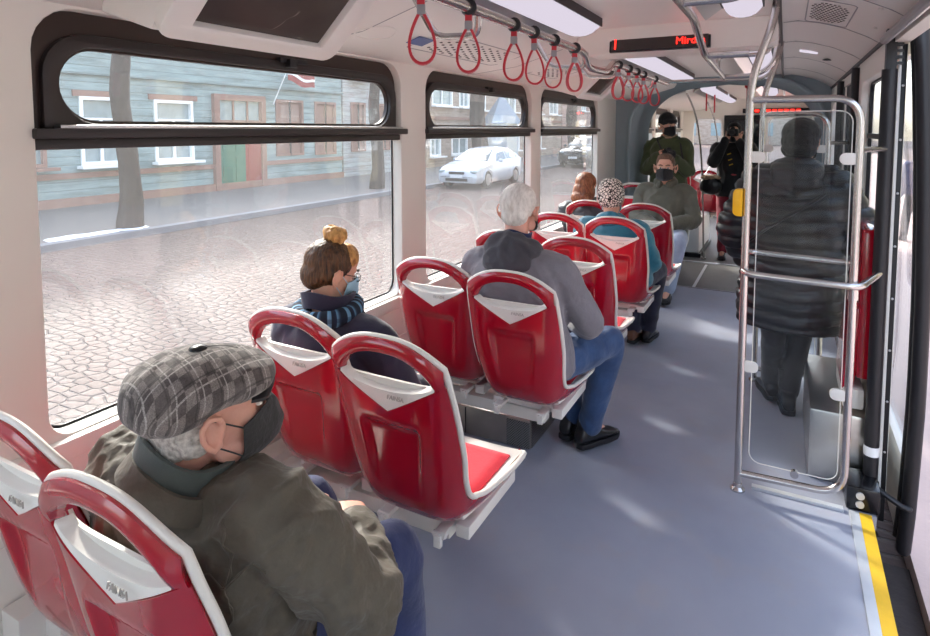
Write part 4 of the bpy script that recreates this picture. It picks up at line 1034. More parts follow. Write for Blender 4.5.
def win(b, X, a, c, z0, z1, kind):
    s_ = -1 if X < 0 else 1; f = 0.09
    col = {'white': M['white'], 'brown': M['brownwood'], 'shut': M['brownwood']}[kind]
    fr = plate('window', [(a, z0), (c, z0), (c, z1), (a, z1)], [[(a + f, z0 + f), (c - f, z0 + f), (c - f, z1 - f), (a + f, z1 - f)]], 0.14, Matrix.Translation(-b.location) @ MX(X + s_ * 0.02), col, b)
    m = rel(MB(), b)
    m.bb(X + s_ * .09 - .02, X + s_ * .09 + .02, a + f / 2, c - f / 2, z0 + f / 2, z1 - f / 2); m.build('pane', M['brownwood'] if kind == 'shut' else M['pane'], fr, smooth=False)
    m = rel(MB(), b)
    if kind != 'shut':
        m.bb(X + s_ * .02 - .03, X + s_ * .02 + .03, (a + c) / 2 - 0.04, (a + c) / 2 + 0.04, z0 + f, z0 + (z1 - z0) * 0.66); m.bb(X + s_ * .02 - .03, X + s_ * .02 + .03, a + f, c - f, z0 + (z1 - z0) * 0.66, z0 + (z1 - z0) * 0.66 + 0.06)
        m.bb(X - s_ * 0.16 - 0.08, X - s_ * 0.16 + 0.2, a - 0.15, c + 0.15, z0 - 0.08, z0); m.build('glazing_bar', col, fr, smooth=False)
        m = rel(MB(), b); m.bb(X - 0.03, X + 0.05, a - 0.16, c + 0.16, z1, z1 + 0.16); m.build('window_head', M['brownwood'], fr, smooth=False)
    else:
        m.bb(X + 0.0, X + 0.06, (a + c) / 2 - 0.02, (a + c) / 2 + 0.02, z0, z1); m.build('shutter_joint', M['bark'], fr, smooth=False)
b1 = facade_building('wooden_house', 'pale green-blue boarded house with the green and red door across the street', 4.0, 19.9, 5.6, M['clapblue'],
    wins=[(5.2, 6.6, .78, 2.6, 'brown'), (7.3, 8.4, .78, 2.6, 'brown'), (9.25, 10.4, 0.78, 2.62, 'white'), (11.38, 12.7, 0.78, 2.62, 'white'), (16.19, 17.6, 0.75, 2.84, 'shut'), (18.25, 19.5, 0.72, 2.84, 'shut')])
m = rel(MB(), b1); m.bb(FX - 0.02, FX + 0.07, 4, 19.9, 0.45, 0.6); m.bb(FX - 0.02, FX + 0.1, 4, 19.9, -0.3, -0.05); m.build('board_band', M['brownwood'], b1, smooth=False)
m = rel(MB(), b1); m.bb(FX - 0.02, FX + 0.12, 4, 19.9, 3.2, 3.3); m.bb(FX - .02, FX + .2, 4, 19.9, 5.2, 5.4); m.build('cornice', M['clapblue'], b1, smooth=False)
dr = plate('door_surround', [(13.42, -0.3), (15.6, -0.3), (15.6, 2.9), (13.42, 2.9)], [[(13.62, -0.28), (15.4, -0.28), (15.4, 2.7), (13.62, 2.7)]], 0.2, Matrix.Translation(-b1.location) @ MX(FX + 0.05), M['brownwood'], b1)
m = rel(MB(), b1); m.bb(FX + 0.0, FX + 0.08, 13.62, 14.7, -0.28, 1.95)
for (a, c, z0, z1) in ((13.75, 14.2, 0.0, 0.8), (13.75, 14.2, 1.0, 1.8), (14.28, 14.62, 0.0, 0.8), (14.28, 14.62, 1.0, 1.8)): m.bb(FX + 0.06, FX + 0.1, a, c, z0, z1)
m.build('green_door_leaf', M['greendoor'], b1, smooth=False)
m = rel(MB(), b1); m.bb(FX + 0.0, FX + 0.08, 14.7, 15.4, -0.28, 1.95); m.bb(FX + 0.06, FX + 0.1, 14.82, 15.28, 0.0, 1.8); m.build('red_door_leaf', M['reddoor'], b1, smooth=False)
m = rel(MB(), b1); m.bb(FX + 0.0, FX + 0.04, 13.62, 15.4, 2.05, 2.7); m.build('transom_window', M['pane'], b1, smooth=False)
m = rel(MB(), b1)
for y in (13.62, 14.2, 14.8, 15.36): m.bb(FX + 0.03, FX + 0.1, y, y + 0.05, 1.95, 2.7)
m.bb(FX + 0.02, FX + 0.12, 13.6, 15.4, 1.93, 2.05); m.build('transom_bars', M['brownwood'], b1, smooth=False)
fl = thing('flag', (FX + 0.1, 16.0, 2.65), 0, 'small red and white flag on a slanting pole on the boarded house', 'flag')
m = MB(); m.tube([(0, 0, 0), (0.55, 0.25, 1.35)], 0.02, n=8); m.build('flag_pole', M['white'], fl)
def flagfn(a, b): return Vector((0.5 + 0.35 * a, 0.25 + 1.0 * a, 1.32 - 0.5 * b - 0.25 * a + 0.06 * math.sin(a * 7 + b))), Vector((1, 0, 0))
m = MB(); m.grid(flagfn, 12, 6, 0.01); fo = m.build('flag_cloth', [M['reddoor']], fl)
m = MB(); m.grid(lambda a, b: (flagfn(a, 0.38 + 0.2 * b)[0] + Vector((0.012, 0, 0)), Vector((1, 0, 0))), 12, 2, 0.034); m.build('flag_stripe', M['white'], fl)

b15 = facade_building('wooden_house', 'grey-white boarded house with brown shutters between the green-blue and beige houses', 20.0, 26.2, 6.2, clap('grey_white_boards', '#aeb4b3', '#8e857f', 0.2),
    wins=[(20.5, 21.5, .77, 2.9, 'shut'), (22.33, 23.6, .77, 2.9, 'shut'), (24.4, 25.5, .77, 2.9, 'white'), (20.5, 21.5, 3.9, 5.3, 'white'), (22.4, 23.5, 3.9, 5.3, 'white')])
b2 = facade_building('apartment_house', 'beige two storey house behind the white car', 26.4, 48, 7.4, M['clapbeige'],
    wins=[(27.0, 28.1, .3, 1.65, 'white'), (29.3, 31.2, .3, 1.65, 'white'), (33.5, 34.5, .3, 1.7, 'brown'), (36.6, 39.0, .3, 1.5, 'white'), (41.5, 43.3, .3, 1.5, 'white'),
          (27.2, 29.4, 3.0, 4.8, 'white'), (30.2, 31.4, 3.0, 4.6, 'white'), (32.6, 33.6, 2.9, 4.5, 'white'), (36.2, 38.3, 2.9, 4.4, 'white'), (41, 43, 2.9, 4.4, 'white'), (45, 47, 2.9, 4.4, 'white')])
m = rel(MB(), b2); m.bb(FX - 0.02, FX + 0.12, 26.4, 48, 2.25, 2.42); m.build('string_course', M['brownwood'], b2, smooth=False)
b3 = facade_building('apartment_house', 'far pinkish house behind the dark car in the third window', 48.2, 78, 8.2, clap('pinkish_plaster', '#ad968c', '#97796e', 0.5),
    wins=[(50 + 3.4 * i, 51.4 + 3.4 * i, z0, z0 + 1.5, 'white') for i in range(8) for z0 in (0.5, 3.4)])
b4 = facade_building('apartment_house', 'near grey boarded house seen only at the left end of the street', -16, 3.8, 5.4, clap('grey_boards', '#b5b9b6', '#9c9a94'), wins=[(-2, -.6, .8, 2.6, 'white'), (1, 2.4, .8, 2.6, 'white')])
m = MB(); rr_ = facade_building('end_building', 'far building closing the street beyond the tram', 0, 0, 0, M['clapbeige']) if False else None
eb = thing('apartment_house', (-4, 96, G), 0, 'far pale building closing the end of the street', 'building')
m = MB(); m.bb(-14, 12, -4, 4, 0, 9); m.build('wall', M['clapbeige'], eb, smooth=False)
for i in range(7):
    for z in (1.2, 4.2):
        m = MB(); m.bb(-12 + 3.3 * i, -10.7 + 3.3 * i, -4.06, -3.98, z, z + 1.8); m.build('window', M['pane'], eb, smooth=False)
def ochre():
    t = NT('ochre_brick'); v = t.coord('Object', (1, 1, 1), (PI / 2, 0, PI / 2)); br = t.n('TexBrick', Scale=2.2); t.l(v, br.inputs['Vector']); br.inputs['Color1'].default_value = (*rgb('#a07f33'), 1); br.inputs['Color2'].default_value = (*rgb('#6e5a2c'), 1); br.inputs['Mortar'].default_value = (*rgb('#958a68'), 1)
    return t.bsdf(br.outputs[0], 0.9)
M['ochre'] = ochre()
rb = facade_building('apartment_house', 'ochre brick building beyond the open door on the right', 10, 60, 9.5, M['ochre'], X=10.5, wins=[(14 + 4 * i, 15.4 + 4 * i, z0, z0 + 1.7, 'white') for i in range(9) for z0 in (1.0, 4.2)])
facade_building('apartment_house', 'grey building on the door side behind the camera', -25, 9.6, 8, clap('grey_plaster', '#7f8286', '#6d6a68', 0.6), X=12.5, wins=[(-6, -4.5, 1, 2.8, 'white'), (0, 1.5, 1, 2.8, 'white'), (4, 5.5, 1, 2.8, 'white')])

def tree(x, y, r, h, label):
    t = thing('street_tree', (x, y, G + 0.1), 0, label, 'tree', 'bare street trees along the kerb')
    rnd = random.Random(int(x * 10 + y)); lean = rnd.uniform(-0.1, 0.1)
    pts = [Vector((lean * z / 3 + 0.05 * math.sin(z * 1.7), 0.06 * math.sin(z * 1.3 + 1), z)) for z in [h * 0.5 * i / 8 for i in range(9)]]
    rs = [r * (1.25 if i == 0 else 1.03 if i == 1 else 1 - 0.03 * i) for i in range(9)]
    m = MB(); m.tube(pts, rs, n=14, sm=3); remesh(m, 'trunk', M['bark'], t, 0.035, 3, .5, disp_noise(0.022, 7, (1, 1, .3)))
    m = MB(); top = pts[-1]
    def br(p, d, L, rad, lv):
        q = p + d * L; m.tube([p, p.lerp(q, .5) + Vector((rnd.uniform(-.1, .1),) * 3) * L * .3, q], [rad, rad * .8, rad * .55], n=6)
        if lv:
            for k in range(3):
                nd = (d + Vector((rnd.uniform(-.7, .7), rnd.uniform(-.7, .7), rnd.uniform(-.1, .5)))).normalized(); br(p.lerp(q, rnd.uniform(.6, 1)), nd, L * .66, rad * .5, lv - 1)
    for k in range(4):
        a = k * PI / 2 + rnd.random(); br(top, Vector((math.cos(a) * .5, math.sin(a) * .5, 1)).normalized(), h * .22, r * .55, 3)
    m.build('bare_branches', M['bark'], t)
tree(-11.9, 7.55, 0.215, 8.5, 'nearest bare tree trunk on the kerb across from the first window')
tree(-12.3, 16.6, 0.22, 9, 'bare tree standing before the brown shutters at the end of the first window')
tree(-12.2, 24.3, 0.40, 10, 'thick tree trunk behind the white car in the second window')
tree(-12.4, 38.5, 0.42, 10, 'far tree trunk behind the dark car in the third window')
tree(-12.3, 54, 0.35, 10, 'farthest street tree beyond the dark car')

def car(loc, paint, label, L=4.2, W=1.75, H=1.46, suv=False):
    t = thing('car', loc, 0, label, 'car')          # nose towards -y
    hw = W / 2
    # side profile: y, z_bottom, z_belt, z_roof, half width belt, half width roof
    if not suv: S = [(-2.1, .32, .52, .53, .62, .55), (-2.02, .22, .62, .65, .78, .70), (-1.75, .2, .74, .80, .85, .76), (-1.2, .2, .84, .92, .875, .78), (-0.95, .2, .88, .98, .875, .74), (-0.5, .2, .90, 1.22, .875, .66), (-0.1, .2, .92, 1.40, .875, .60), (.5, .2, .94, 1.46, .875, .60), (1.2, .2, .97, 1.42, .875, .60), (1.7, .22, .99, 1.30, .86, .60), (1.95, .26, .98, 1.08, .83, .66), (2.1, .34, .72, .74, .76, .66)]
    else: S = [(-2.1, .36, .70, .72, .70, .62), (-2.02, .28, .88, .92, .84, .76), (-1.75, .26, .98, 1.04, .88, .80), (-1.0, .26, 1.04, 1.12, .89, .8), (-0.75, .26, 1.06, 1.2, .89, .76), (-0.3, .26, 1.08, 1.55, .89, .68), (0.1, .26, 1.10, 1.70, .89, .66), (1.2, .26, 1.12, 1.72, .89, .66), (1.8, .26, 1.12, 1.66, .88, .66), (2.0, .3, 1.1, 1.3, .86, .7), (2.1, .36, .8, .82, .8, .7)]
    m = MB(); rings = []
    for y, zb, zl, zr, wb, wr in S:
        half = [(wb * .9, zb), (wb, zb + .12), (wb * 1.0, (zb + zl) / 2), (wb * .97, zl), (wb * .93, zl + (zr - zl) * .1), (wr + (wb * .93 - wr) * .3, zl + (zr - zl) * .7), (wr * .86, zr - (zr - zl) * .03), (wr * .4, zr + .015)]
        rings.append([Vector((x, y, z)) for x, z in half] + [Vector((-x, y, z)) for x, z in reversed(half)])
    m.loft(rings); o = m.build('car_body', paint, t, ang=40)
    def side_pt(y, f, s_, off=0.012):
        for i in range(len(S) - 1):
            if S[i][0] <= y <= S[i+1][0]:
                k = (y - S[i][0]) / (S[i+1][0] - S[i][0]); a = [S[i][j] + k * (S[i+1][j] - S[i][j]) for j in range(6)]; break
        zl, zr, wb, wr = a[2], a[3], a[4], a[5]; z = zl + (zr - zl) * f; x = wb * .93 + (wr + (wb * .93 - wr) * .3 - wb * .93) * (f - .1) / .6 if f <= .7 else wr
        return Vector((s_ * (x + off), y, z))
    y0w, y1w = (-0.55, 1.75)
    for s_ in (-1, 1):
        for (ya, yb) in ((y0w + 0.08, 0.42), (0.52, y1w - 0.15)):
            m = MB(); m.add([side_pt(ya, .14, s_), side_pt(yb, .14, s_), side_pt(yb, .70, s_), side_pt(min(yb, ya + 0.3 if ya < 0 else ya), .70, s_)] + [p + Vector((-s_ * .02, 0, 0)) for p in (side_pt(ya, .14, s_), side_pt(yb, .14, s_), side_pt(yb, .70, s_), side_pt(min(yb, ya + 0.3 if ya < 0 else ya), .70, s_))], [(0, 1, 2, 3), (7, 6, 5, 4), (0, 4, 5, 1), (1, 5, 6, 2), (2, 6, 7, 3), (3, 7, 4, 0)]); m.build('side_window', M['carglass'], t, smooth=False)
    a, b_ = (S[4], S[6]) if not suv else (S[4], S[6])
    def ws(name, A, B, oy):
        m = MB(); P = [Vector((-A[5] * .93, A[0] + oy, A[3] + .02)), Vector((A[5] * .93, A[0] + oy, A[3] + .02)), Vector((B[5] * .84, B[0] + oy, B[3] - .02)), Vector((-B[5] * .84, B[0] + oy, B[3] - .02))]
        m.add(P + [p + Vector((0, -oy * .9, -.04)) for p in P], [(0, 1, 2, 3), (7, 6, 5, 4), (0, 4, 5, 1), (1, 5, 6, 2), (2, 6, 7, 3), (3, 7, 4, 0)]); m.build(name, M['carglass'], t, smooth=False)
    ws('windshield', S[4], S[6], -.03); ws('rear_window', S[-2], S[-4], .05)
    for y in (-1.28, 1.22):
        for s_ in (-1, 1):
            m = MB(); x = s_ * (hw - .1); r = .32 if not suv else .37; m.rev([(r * .6, -.1), (r * .95, -.1), (r, -.06), (r, .06), (r * .95, .1), (r * .6, .1)], (x, y, r), n=24, rot=(0, PI / 2, 0)); wh = m.build('wheel', M['rub'], t)
            m = MB(); m.rev([(0.02, .0), (r * .62, .0), (r * .66, .03), (r * .6, .035)], (x + s_ * .075, y, r), n=20, rot=(0, PI / 2 * s_, 0))
            for k in range(5):
                aa = k * 2 * PI / 5; m.box((x + s_ * .105, y + math.cos(aa) * r * .33, r + math.sin(aa) * r * .33), (.02, .05, r * .55), rot=(aa - PI / 2, 0, 0))
            m.build('rim', M['rim'], wh, smooth=False)
            m = MB(); m.tube([Vector((s_ * (hw + .005), y + math.cos(q) * (r + .05), r + math.sin(q) * (r + .05))) for q in [PI * i / 12 for i in range(13)]], .025, n=6); m.build('wheel_arch', paint if not suv else M['black'], t)
    fz = .60 if not suv else .84
    for s_ in (-1, 1):
        m = MB(); m.ell((s_ * .62, -1.98, fz + .02), (.17, .1, .075), rot=(0, 0, -s_ * .35)); m.build('headlight', M['pane'], t)
        m = MB(); m.ell((s_ * (hw + .1), -.42, .98 if not suv else 1.2), (.1, .06, .07)); m.build('side_mirror', paint, t)
    m = MB(); m.box((0, -2.085, fz - .02), (.62, .05, .09)); m.box((0, -2.08, .34 if not suv else .45), (.9, .06, .1)); m.build('grille', M['black'], t, bevel=.01)
    m = MB(); m.box((0, -2.12, .46 if not suv else .58), (.5, .02, .11)); m.build('number_plate', M['plate'], t, smooth=False)
    return t
car((-10.35, 20.85, G), M['carwhite'], 'silver-white hatchback car parked at the kerb, seen through the second window')
car((-10.3, 34.0, G), M['carblack'], 'dark off-road car parked farther along, seen through the third window', suv=True, W=1.8)

# dark road sign pyramid behind the car: low grey kiosk roof
kx = thing('street_kiosk', (-14.2, 31.0, G + 0.1), 0, 'grey-blue pointed roofed kiosk behind the white car', 'kiosk')
m = MB(); m.bb(-0.7, 0.7, -0.8, 0.8, 0, 2.4); m.build('kiosk_body', plain('grey_blue_boards', '#a9b4bc', 0.7), kx, smooth=False)
m = MB(); m.rev([(1.3, 2.35), (0.05, 4.0)], n=4); m.build('kiosk_roof', plain('slate_roof', '#8b98a5', 0.7), kx, smooth=False)
# ================================================================ PEOPLE
V = Vector
def folds(amp, freq=9, seed=0.0):
    """cloth folds: warped ridges"""
    def f(co, n):
        p = V((co.x * freq + seed, co.y * freq, co.z * freq * 0.8)); q = V((noise.noise(p * 0.6), noise.noise(p * 0.6 + V((7, 3, 1))), 0)) * 1.2
        a = noise.noise(p + q); b = noise.noise((p + q) * 2.3 + V((3, 9, 2)))
        return amp * (0.55 - abs(a) * 1.9) + amp * 0.35 * b
    return f
def quilt(h, amp, seed=0.0, x0=0.0):
    def f(co, n):
        z = co.z + 0.25 * abs(co.x - x0) * 0 + 0.012 * noise.noise(V((co.x * 7 + seed, co.y * 7, co.z * 3)))
        side = 0.10 * abs(co.x - x0); z -= side
        puff = abs(math.sin(PI * z / h)) ** 0.42
        return amp * (puff - 0.6) + amp * 0.3 * noise.noise(V((co.x * 16 + seed, co.y * 16, co.z * 30)))
    return f

def limb(mb, pts, rs, sm=5, n=14): mb.tube([V(p) for p in pts], list(rs), n=n, sm=sm, round_end=True)

def rings_torso(mb, secs, n=20, pw=0.85, face=0.0):
    """secs: (centre, half width, half depth, yaw) stacked bottom to top"""
    C = catmull([V(s[0]) for s in secs], 4); A = catmull([V((s[1], s[2], s[3] if len(s) > 3 else 0)) for s in secs], 4)
    rings = []
    for i, c in enumerate(C):
        t = (C[min(i+1, len(C)-1)] - C[max(i-1, 0)]).normalized(); yaw = A[i].z + face
        xa = V((math.cos(yaw), math.sin(yaw), 0)); xa = (xa - t * xa.dot(t)).normalized(); ya = t.cross(xa)
        rings.append([c + xa * A[i].x * math.copysign(abs(math.cos(a)) ** pw, math.cos(a)) + ya * A[i].y * math.copysign(abs(math.sin(a)) ** pw, math.sin(a)) for a in [2 * PI * k / n for k in range(n)]])
    mb.loft(rings)

def head_vol(mb, c, R, s):
    """c centre of the head, R rotation matrix of the head (face +Y), s scale"""
    def E(p, r, rot=None):
        Q = R @ (Euler(rot).to_matrix() if rot else Matrix.Identity(3)); mb.ell(V(c) + R @ (V(p) * s), [k * s for k in r], rot=Q.to_4x4().to_quaternion().to_matrix() if False else Q, nu=22, nv=14)
    E((0, -0.014, 0.034), (0.074, 0.094, 0.082)); E((0, 0.02, -0.012), (0.064, 0.074, 0.088)); E((0, 0.026, -0.062), (0.050, 0.060, 0.046)); E((0, 0.066, -0.096), (0.022, 0.020, 0.018))
    E((0, 0.076, 0.026), (0.048, 0.018, 0.012)); E((0, 0.064, 0.055), (0.05, 0.028, 0.035))
    for sx in (-1, 1):
        E((sx * 0.037, 0.064, -0.028), (0.022, 0.024, 0.022)); E((sx * 0.046, 0.03, -0.07), (0.016, 0.035, 0.026)); E((sx * 0.009, 0.100, -0.040), (0.008, 0.009, 0.007))
        # ear: outer rim and lobe
        pts = [V(c) + R @ (V((sx * (0.076 + 0.020 * k[2]), -0.012 + k[0], -0.012 + k[1])) * s) for k in ((0.016, -0.012, 0), (0.018, 0.012, .2), (0.010, 0.030, .8), (-0.008, 0.034, 1), (-0.022, 0.018, 1.1), (-0.020, -0.004, 1), (-0.010, -0.022, .7), (0.002, -0.034, .4), (0.010, -0.026, .1))]
        mb.tube(pts, [0.0062 * s] * len(pts), n=8, round_end=True); E((sx * 0.077, -0.012, -0.008), (0.0045, 0.018, 0.028)); E((sx * 0.078, -0.002, -0.038), (0.006, 0.009, 0.010))
    mb.tube([V(c) + R @ (V(p) * s) for p in ((0, 0.086, 0.018), (0, 0.096, -0.008), (0, 0.110, -0.034))], [0.0085 * s, 0.009 * s, 0.0125 * s], n=10, round_end=True)
    E((0, 0.090, -0.066), (0.022, 0.009, 0.006)); E((0, 0.088, -0.076), (0.019, 0.009, 0.007))

def hand_vol(mb, w, d, nrm, s=1.0, side=1, curl=0.5, thumb=0.6):
    """w wrist, d finger direction, nrm palm normal (towards the palm side), side +1: thumb on +x of (d x nrm)"""
    w = V(w); d = V(d).normalized(); nrm = V(nrm); nrm = (nrm - d * nrm.dot(d)).normalized(); t = d.cross(nrm) * side
    def P(a, b, c_): return w + (d * a + t * b + nrm * c_) * s
    rings = []
    for a, wd, th in ((-0.02, .026, .019), (0.01, .030, .018), (0.04, .038, .017), (0.075, .041, .015), (0.092, .039, .011)):
        rings.append([P(a, wd * math.copysign(abs(math.cos(q)) ** .8, math.cos(q)), th * math.sin(q)) for q in [2 * PI * k / 12 for k in range(12)]])
    mb.loft(rings)
    for k, (b, L, r) in enumerate(((0.029, 1.0, .0088), (0.010, 1.1, .0092), (-0.010, 1.03, .0088), (-0.029, .82, .0078))):
        a = 0.0; pos = P(0.08, b * 0.95, 0); pts = [pos]; spread = b * 2.2
        for j, seg in enumerate((0.044, 0.027, 0.021)):
            a += curl * (0.9 + 0.12 * k) * (0.75, 0.95, 0.7)[j]; dd = (d * math.cos(a) + nrm * math.sin(a) + t * spread * (1 - .5 * curl) * 0.4).normalized(); pos = pos + dd * seg * L * s; pts.append(pos)
        mb.tube(pts, [r * s * 1.08, r * s, r * s * .95, r * s * .85], n=8, round_end=True)
    mb.tube([P(0.018, 0.024, 0.004), P(0.045, 0.052, 0.014 * (1 + curl)), P(0.070, 0.058 - .02 * thumb, 0.022 + .03 * thumb), P(0.088, 0.054 - .035 * thumb, 0.026 + .04 * thumb)], [.013 * s, .0115 * s, .0098 * s, .0085 * s], n=8, round_end=True)

def shoe(parent, ankle, d, mat, s=1.0, L=0.28):
    """ankle joint, horizontal toe direction"""
    a = V(ankle); d = V((d[0], d[1], 0)).normalized(); t = V((d.y, -d.x, 0)); z0 = a.z - 0.085 * s
    def P(u, v_, z): q = a + d * u * s + t * v_ * s; return V((q.x, q.y, z0 + z * s))
    m = MB(); rings = []
    for u, wd, h in ((-0.075, .026, .07), (-0.06, .036, .095), (-0.02, .038, .11), (0.03, .040, .088), (0.08, .046, .064), (0.13, .048, .05), (0.17, .042, .042), (0.195, .026, .03)):
        rings.append([P(u, wd * math.copysign(abs(math.cos(q)) ** .7, math.cos(q)), .022 + (h - .022) / 2 + (h - .022) / 2 * math.copysign(abs(math.sin(q)) ** .8, math.sin(q))) for q in [2 * PI * k / 14 for k in range(14)]])
    m.loft(rings); m.tube([P(-0.02, 0, .07), P(-0.022, 0, .13)], .043 * s, n=14)
    o = remesh(m, 'shoe', mat, parent, 0.008, 4, 0.5)
    m = MB(); out = [(-0.08, 0), (-0.07, .032), (-.03, .04), (.03, .04), (.1, .05), (.16, .047), (.195, .028), (.205, 0), (.195, -.028), (.16, -.047), (.1, -.05), (.03, -.04), (-.03, -.04), (-.07, -.032)]
    m.loft([[P(u, v_, 0) for u, v_ in out], [P(u, v_, .026) for u, v_ in out]]); m.build('sole', M['black'], o, bevel=.004); return o

def rot_from(yaw=0, pitch=0, roll=0): return (Matrix.Rotation(yaw, 3, 'Z') @ Matrix.Rotation(pitch, 3, 'X') @ Matrix.Rotation(roll, 3, 'Y'))
D2 = math.radians

def human(name_label, loc, rz, J, s=1.0, build=1.0, skin='skin', vox=0.0075, cat='person'):
    """J joints in local coordinates; returns the thing. One continuous body mesh."""
    t = thing('person', loc, rz, name_label, cat); m = MB()
    J['s'] = s; J['hsz'] = s * J.get('hs', 1); J['b'] = build; R = rot_from(*J.get('hr', (0, 0, 0))); J['R'] = R
    pel, wst, che, nk, hd = [V(J[k]) for k in ('pelvis', 'waist', 'chest', 'neck', 'head')]; ty = J.get('tyaw', 0)
    rings_torso(m, [(pel - V((0, 0, .05 * s)), .13 * s * build, .10 * s, 0), (pel + V((0, 0, .04 * s)), .155 * s * build, .11 * s, 0), (wst, .135 * s * build, .10 * s, ty * .5), (che, .16 * s * build, .112 * s, ty), (nk - (nk - che) * .25, .13 * s, .075 * s, ty), (nk, .055 * s, .055 * s, ty)])
    limb(m, [nk - (hd - nk) * .1, nk.lerp(hd, .55) - R @ V((0, .018 * s, 0)), hd + R @ V((0, -.02, -.02)) * s], [.058 * s, .052 * s, .056 * s])
    head_vol(m, hd, R, J['hsz'])
    for sd in ('L', 'R'):
        sh, el, wr = V(J['sh' + sd]), V(J['el' + sd]), V(J['wr' + sd]); limb(m, [che.lerp(nk, .5).lerp(sh, .6), sh, sh.lerp(el, .5), el, el.lerp(wr, .4), wr], [.05 * s, .05 * s, .043 * s, .036 * s, .036 * s, .024 * s])
        hp, kn, an = V(J['hp' + sd]), V(J['kn' + sd]), V(J['an' + sd]); limb(m, [hp, hp.lerp(kn, .4), kn, kn.lerp(an, .3), an], [.085 * s, .078 * s, .052 * s, .054 * s, .034 * s])
        tt = V(J.get('toe' + sd, (0, 1, 0))); limb(m, [an, an + V((tt.x, tt.y, 0)).normalized() * .12 * s - V((0, 0, .05 * s))], [.034 * s, .026 * s], sm=0)
        h = J.get('hand' + sd)
        if h: hand_vol(m, wr, h[0], h[1], s * 1.0, h[2], h[3], h[4] if len(h) > 4 else .6)
    remesh(m, 'body', M[skin], t, vox, 3, 0.5)
    return t

def eyes(t, J, open_=1.0):
    s = J['hsz']; R = J['R']; c = V(J['head'])
    for sx in (-1, 1):
        p = c + R @ (V((sx * .031, .0845, .004)) * s); m = MB(); m.ell(p, (.0125 * s, .008 * s, .0065 * s), rot=R, nu=14, nv=8); e = m.build('eye', M['eye'], t)
        m = MB(); m.ell(p + R @ (V((0, .0062, 0)) * s), (.0056 * s, .0035 * s, .0056 * s), rot=R, nu=12, nv=8); m.build('iris', M['iris'], e)
        m = MB(); m.tube([c + R @ (V((sx * q[0], q[1], q[2])) * s) for q in ((.014, .098, .026), (.030, .097, .031), (.046, .086, .027))], [.0035 * s, .0045 * s, .0028 * s], n=8, round_end=True); m.build('eyebrow', M['browhair'], t)

def mask(t, J, mat, ear_loops=True, pleats=True, sc=1.0):
    s = J['hsz']; R = J['R']; c = V(J['head'])
    def fn(a, b):
        # a across from ear to ear, b from chin to nose bridge
        x = (a * 2 - 1); th = x * 1.18; zz = -.108 + .112 * b; taper = 1 - .10 * abs(x) ; zc = -.052 + (zz + .052) * (1 - .42 * abs(x) ** 1.6)
        r_out = .092 + .034 * max(0, 1 - abs(x) * 1.6) * math.sin(PI * min(1, .15 + b * .75)) + .006 * (1 - abs(x)); rx = .073 + .003
        if b < .25: r_out -= .030 * (1 - b / .25) ** 1.5
        fold = .0018 * math.sin(b * 16) * (1 - abs(x)) if pleats else 0
        p = V((rx * math.sin(th) * sc, (r_out + fold) * math.cos(th) + .012, zc)); n = V((math.sin(th), math.cos(th), 0)); return c + R @ (p * s), R @ n
    m = MB(); m.grid(fn, 24, 14, .003 * s); o = m.build('face_mask', mat, t)
    if ear_loops:
        for sx in (-1, 1):
            m = MB()
            for z0, z1 in ((-.022, .012), (-.078, -.036)): m.tube([c + R @ (V(q) * s) for q in ((sx * .070, .045, z0), (sx * .0775, .018, (z0 * .5 + z1 * .5)), (sx * .082, -.012, z1))], .0016 * s, n=6, sm=4)
            m.build('ear_loop', mat, o)
    return o

def trousers(t, J, mat, name='trousers', tk=.016, flare=1.0, amp=.006, vox=.011, seed=0, hem=True):
    s = J['s']; b = J['b']; m = MB(); pel = V(J['pelvis']); wst = V(J['waist'])
    rings_torso(m, [(pel - V((0, 0, .06 * s)), (.145 * b) * s + tk, .11 * s + tk, 0), (pel + V((0, 0, .04 * s)), .165 * s * b + tk * .7, .12 * s + tk * .7, 0), (pel.lerp(wst, .7), .15 * s * b + tk * .5, .11 * s + tk * .5, 0)])
    for sd in ('L', 'R'):
        hp, kn, an = V(J['hp' + sd]), V(J['kn' + sd]), V(J['an' + sd]); a2 = an.lerp(kn, .06)
        limb(m, [hp, hp.lerp(kn, .4), hp.lerp(kn, .85), kn, kn.lerp(an, .25), kn.lerp(an, .65), a2], [.092 * s + tk * .5, .084 * s + tk * .6, .066 * s + tk * .6, .062 * s + tk * .5, (.057 * s + tk * .8), (.048 * s + tk) * flare, (.046 * s + tk) * flare])
    return remesh(m, name, mat, t, vox, 3, .5, folds(amp, 8, seed))

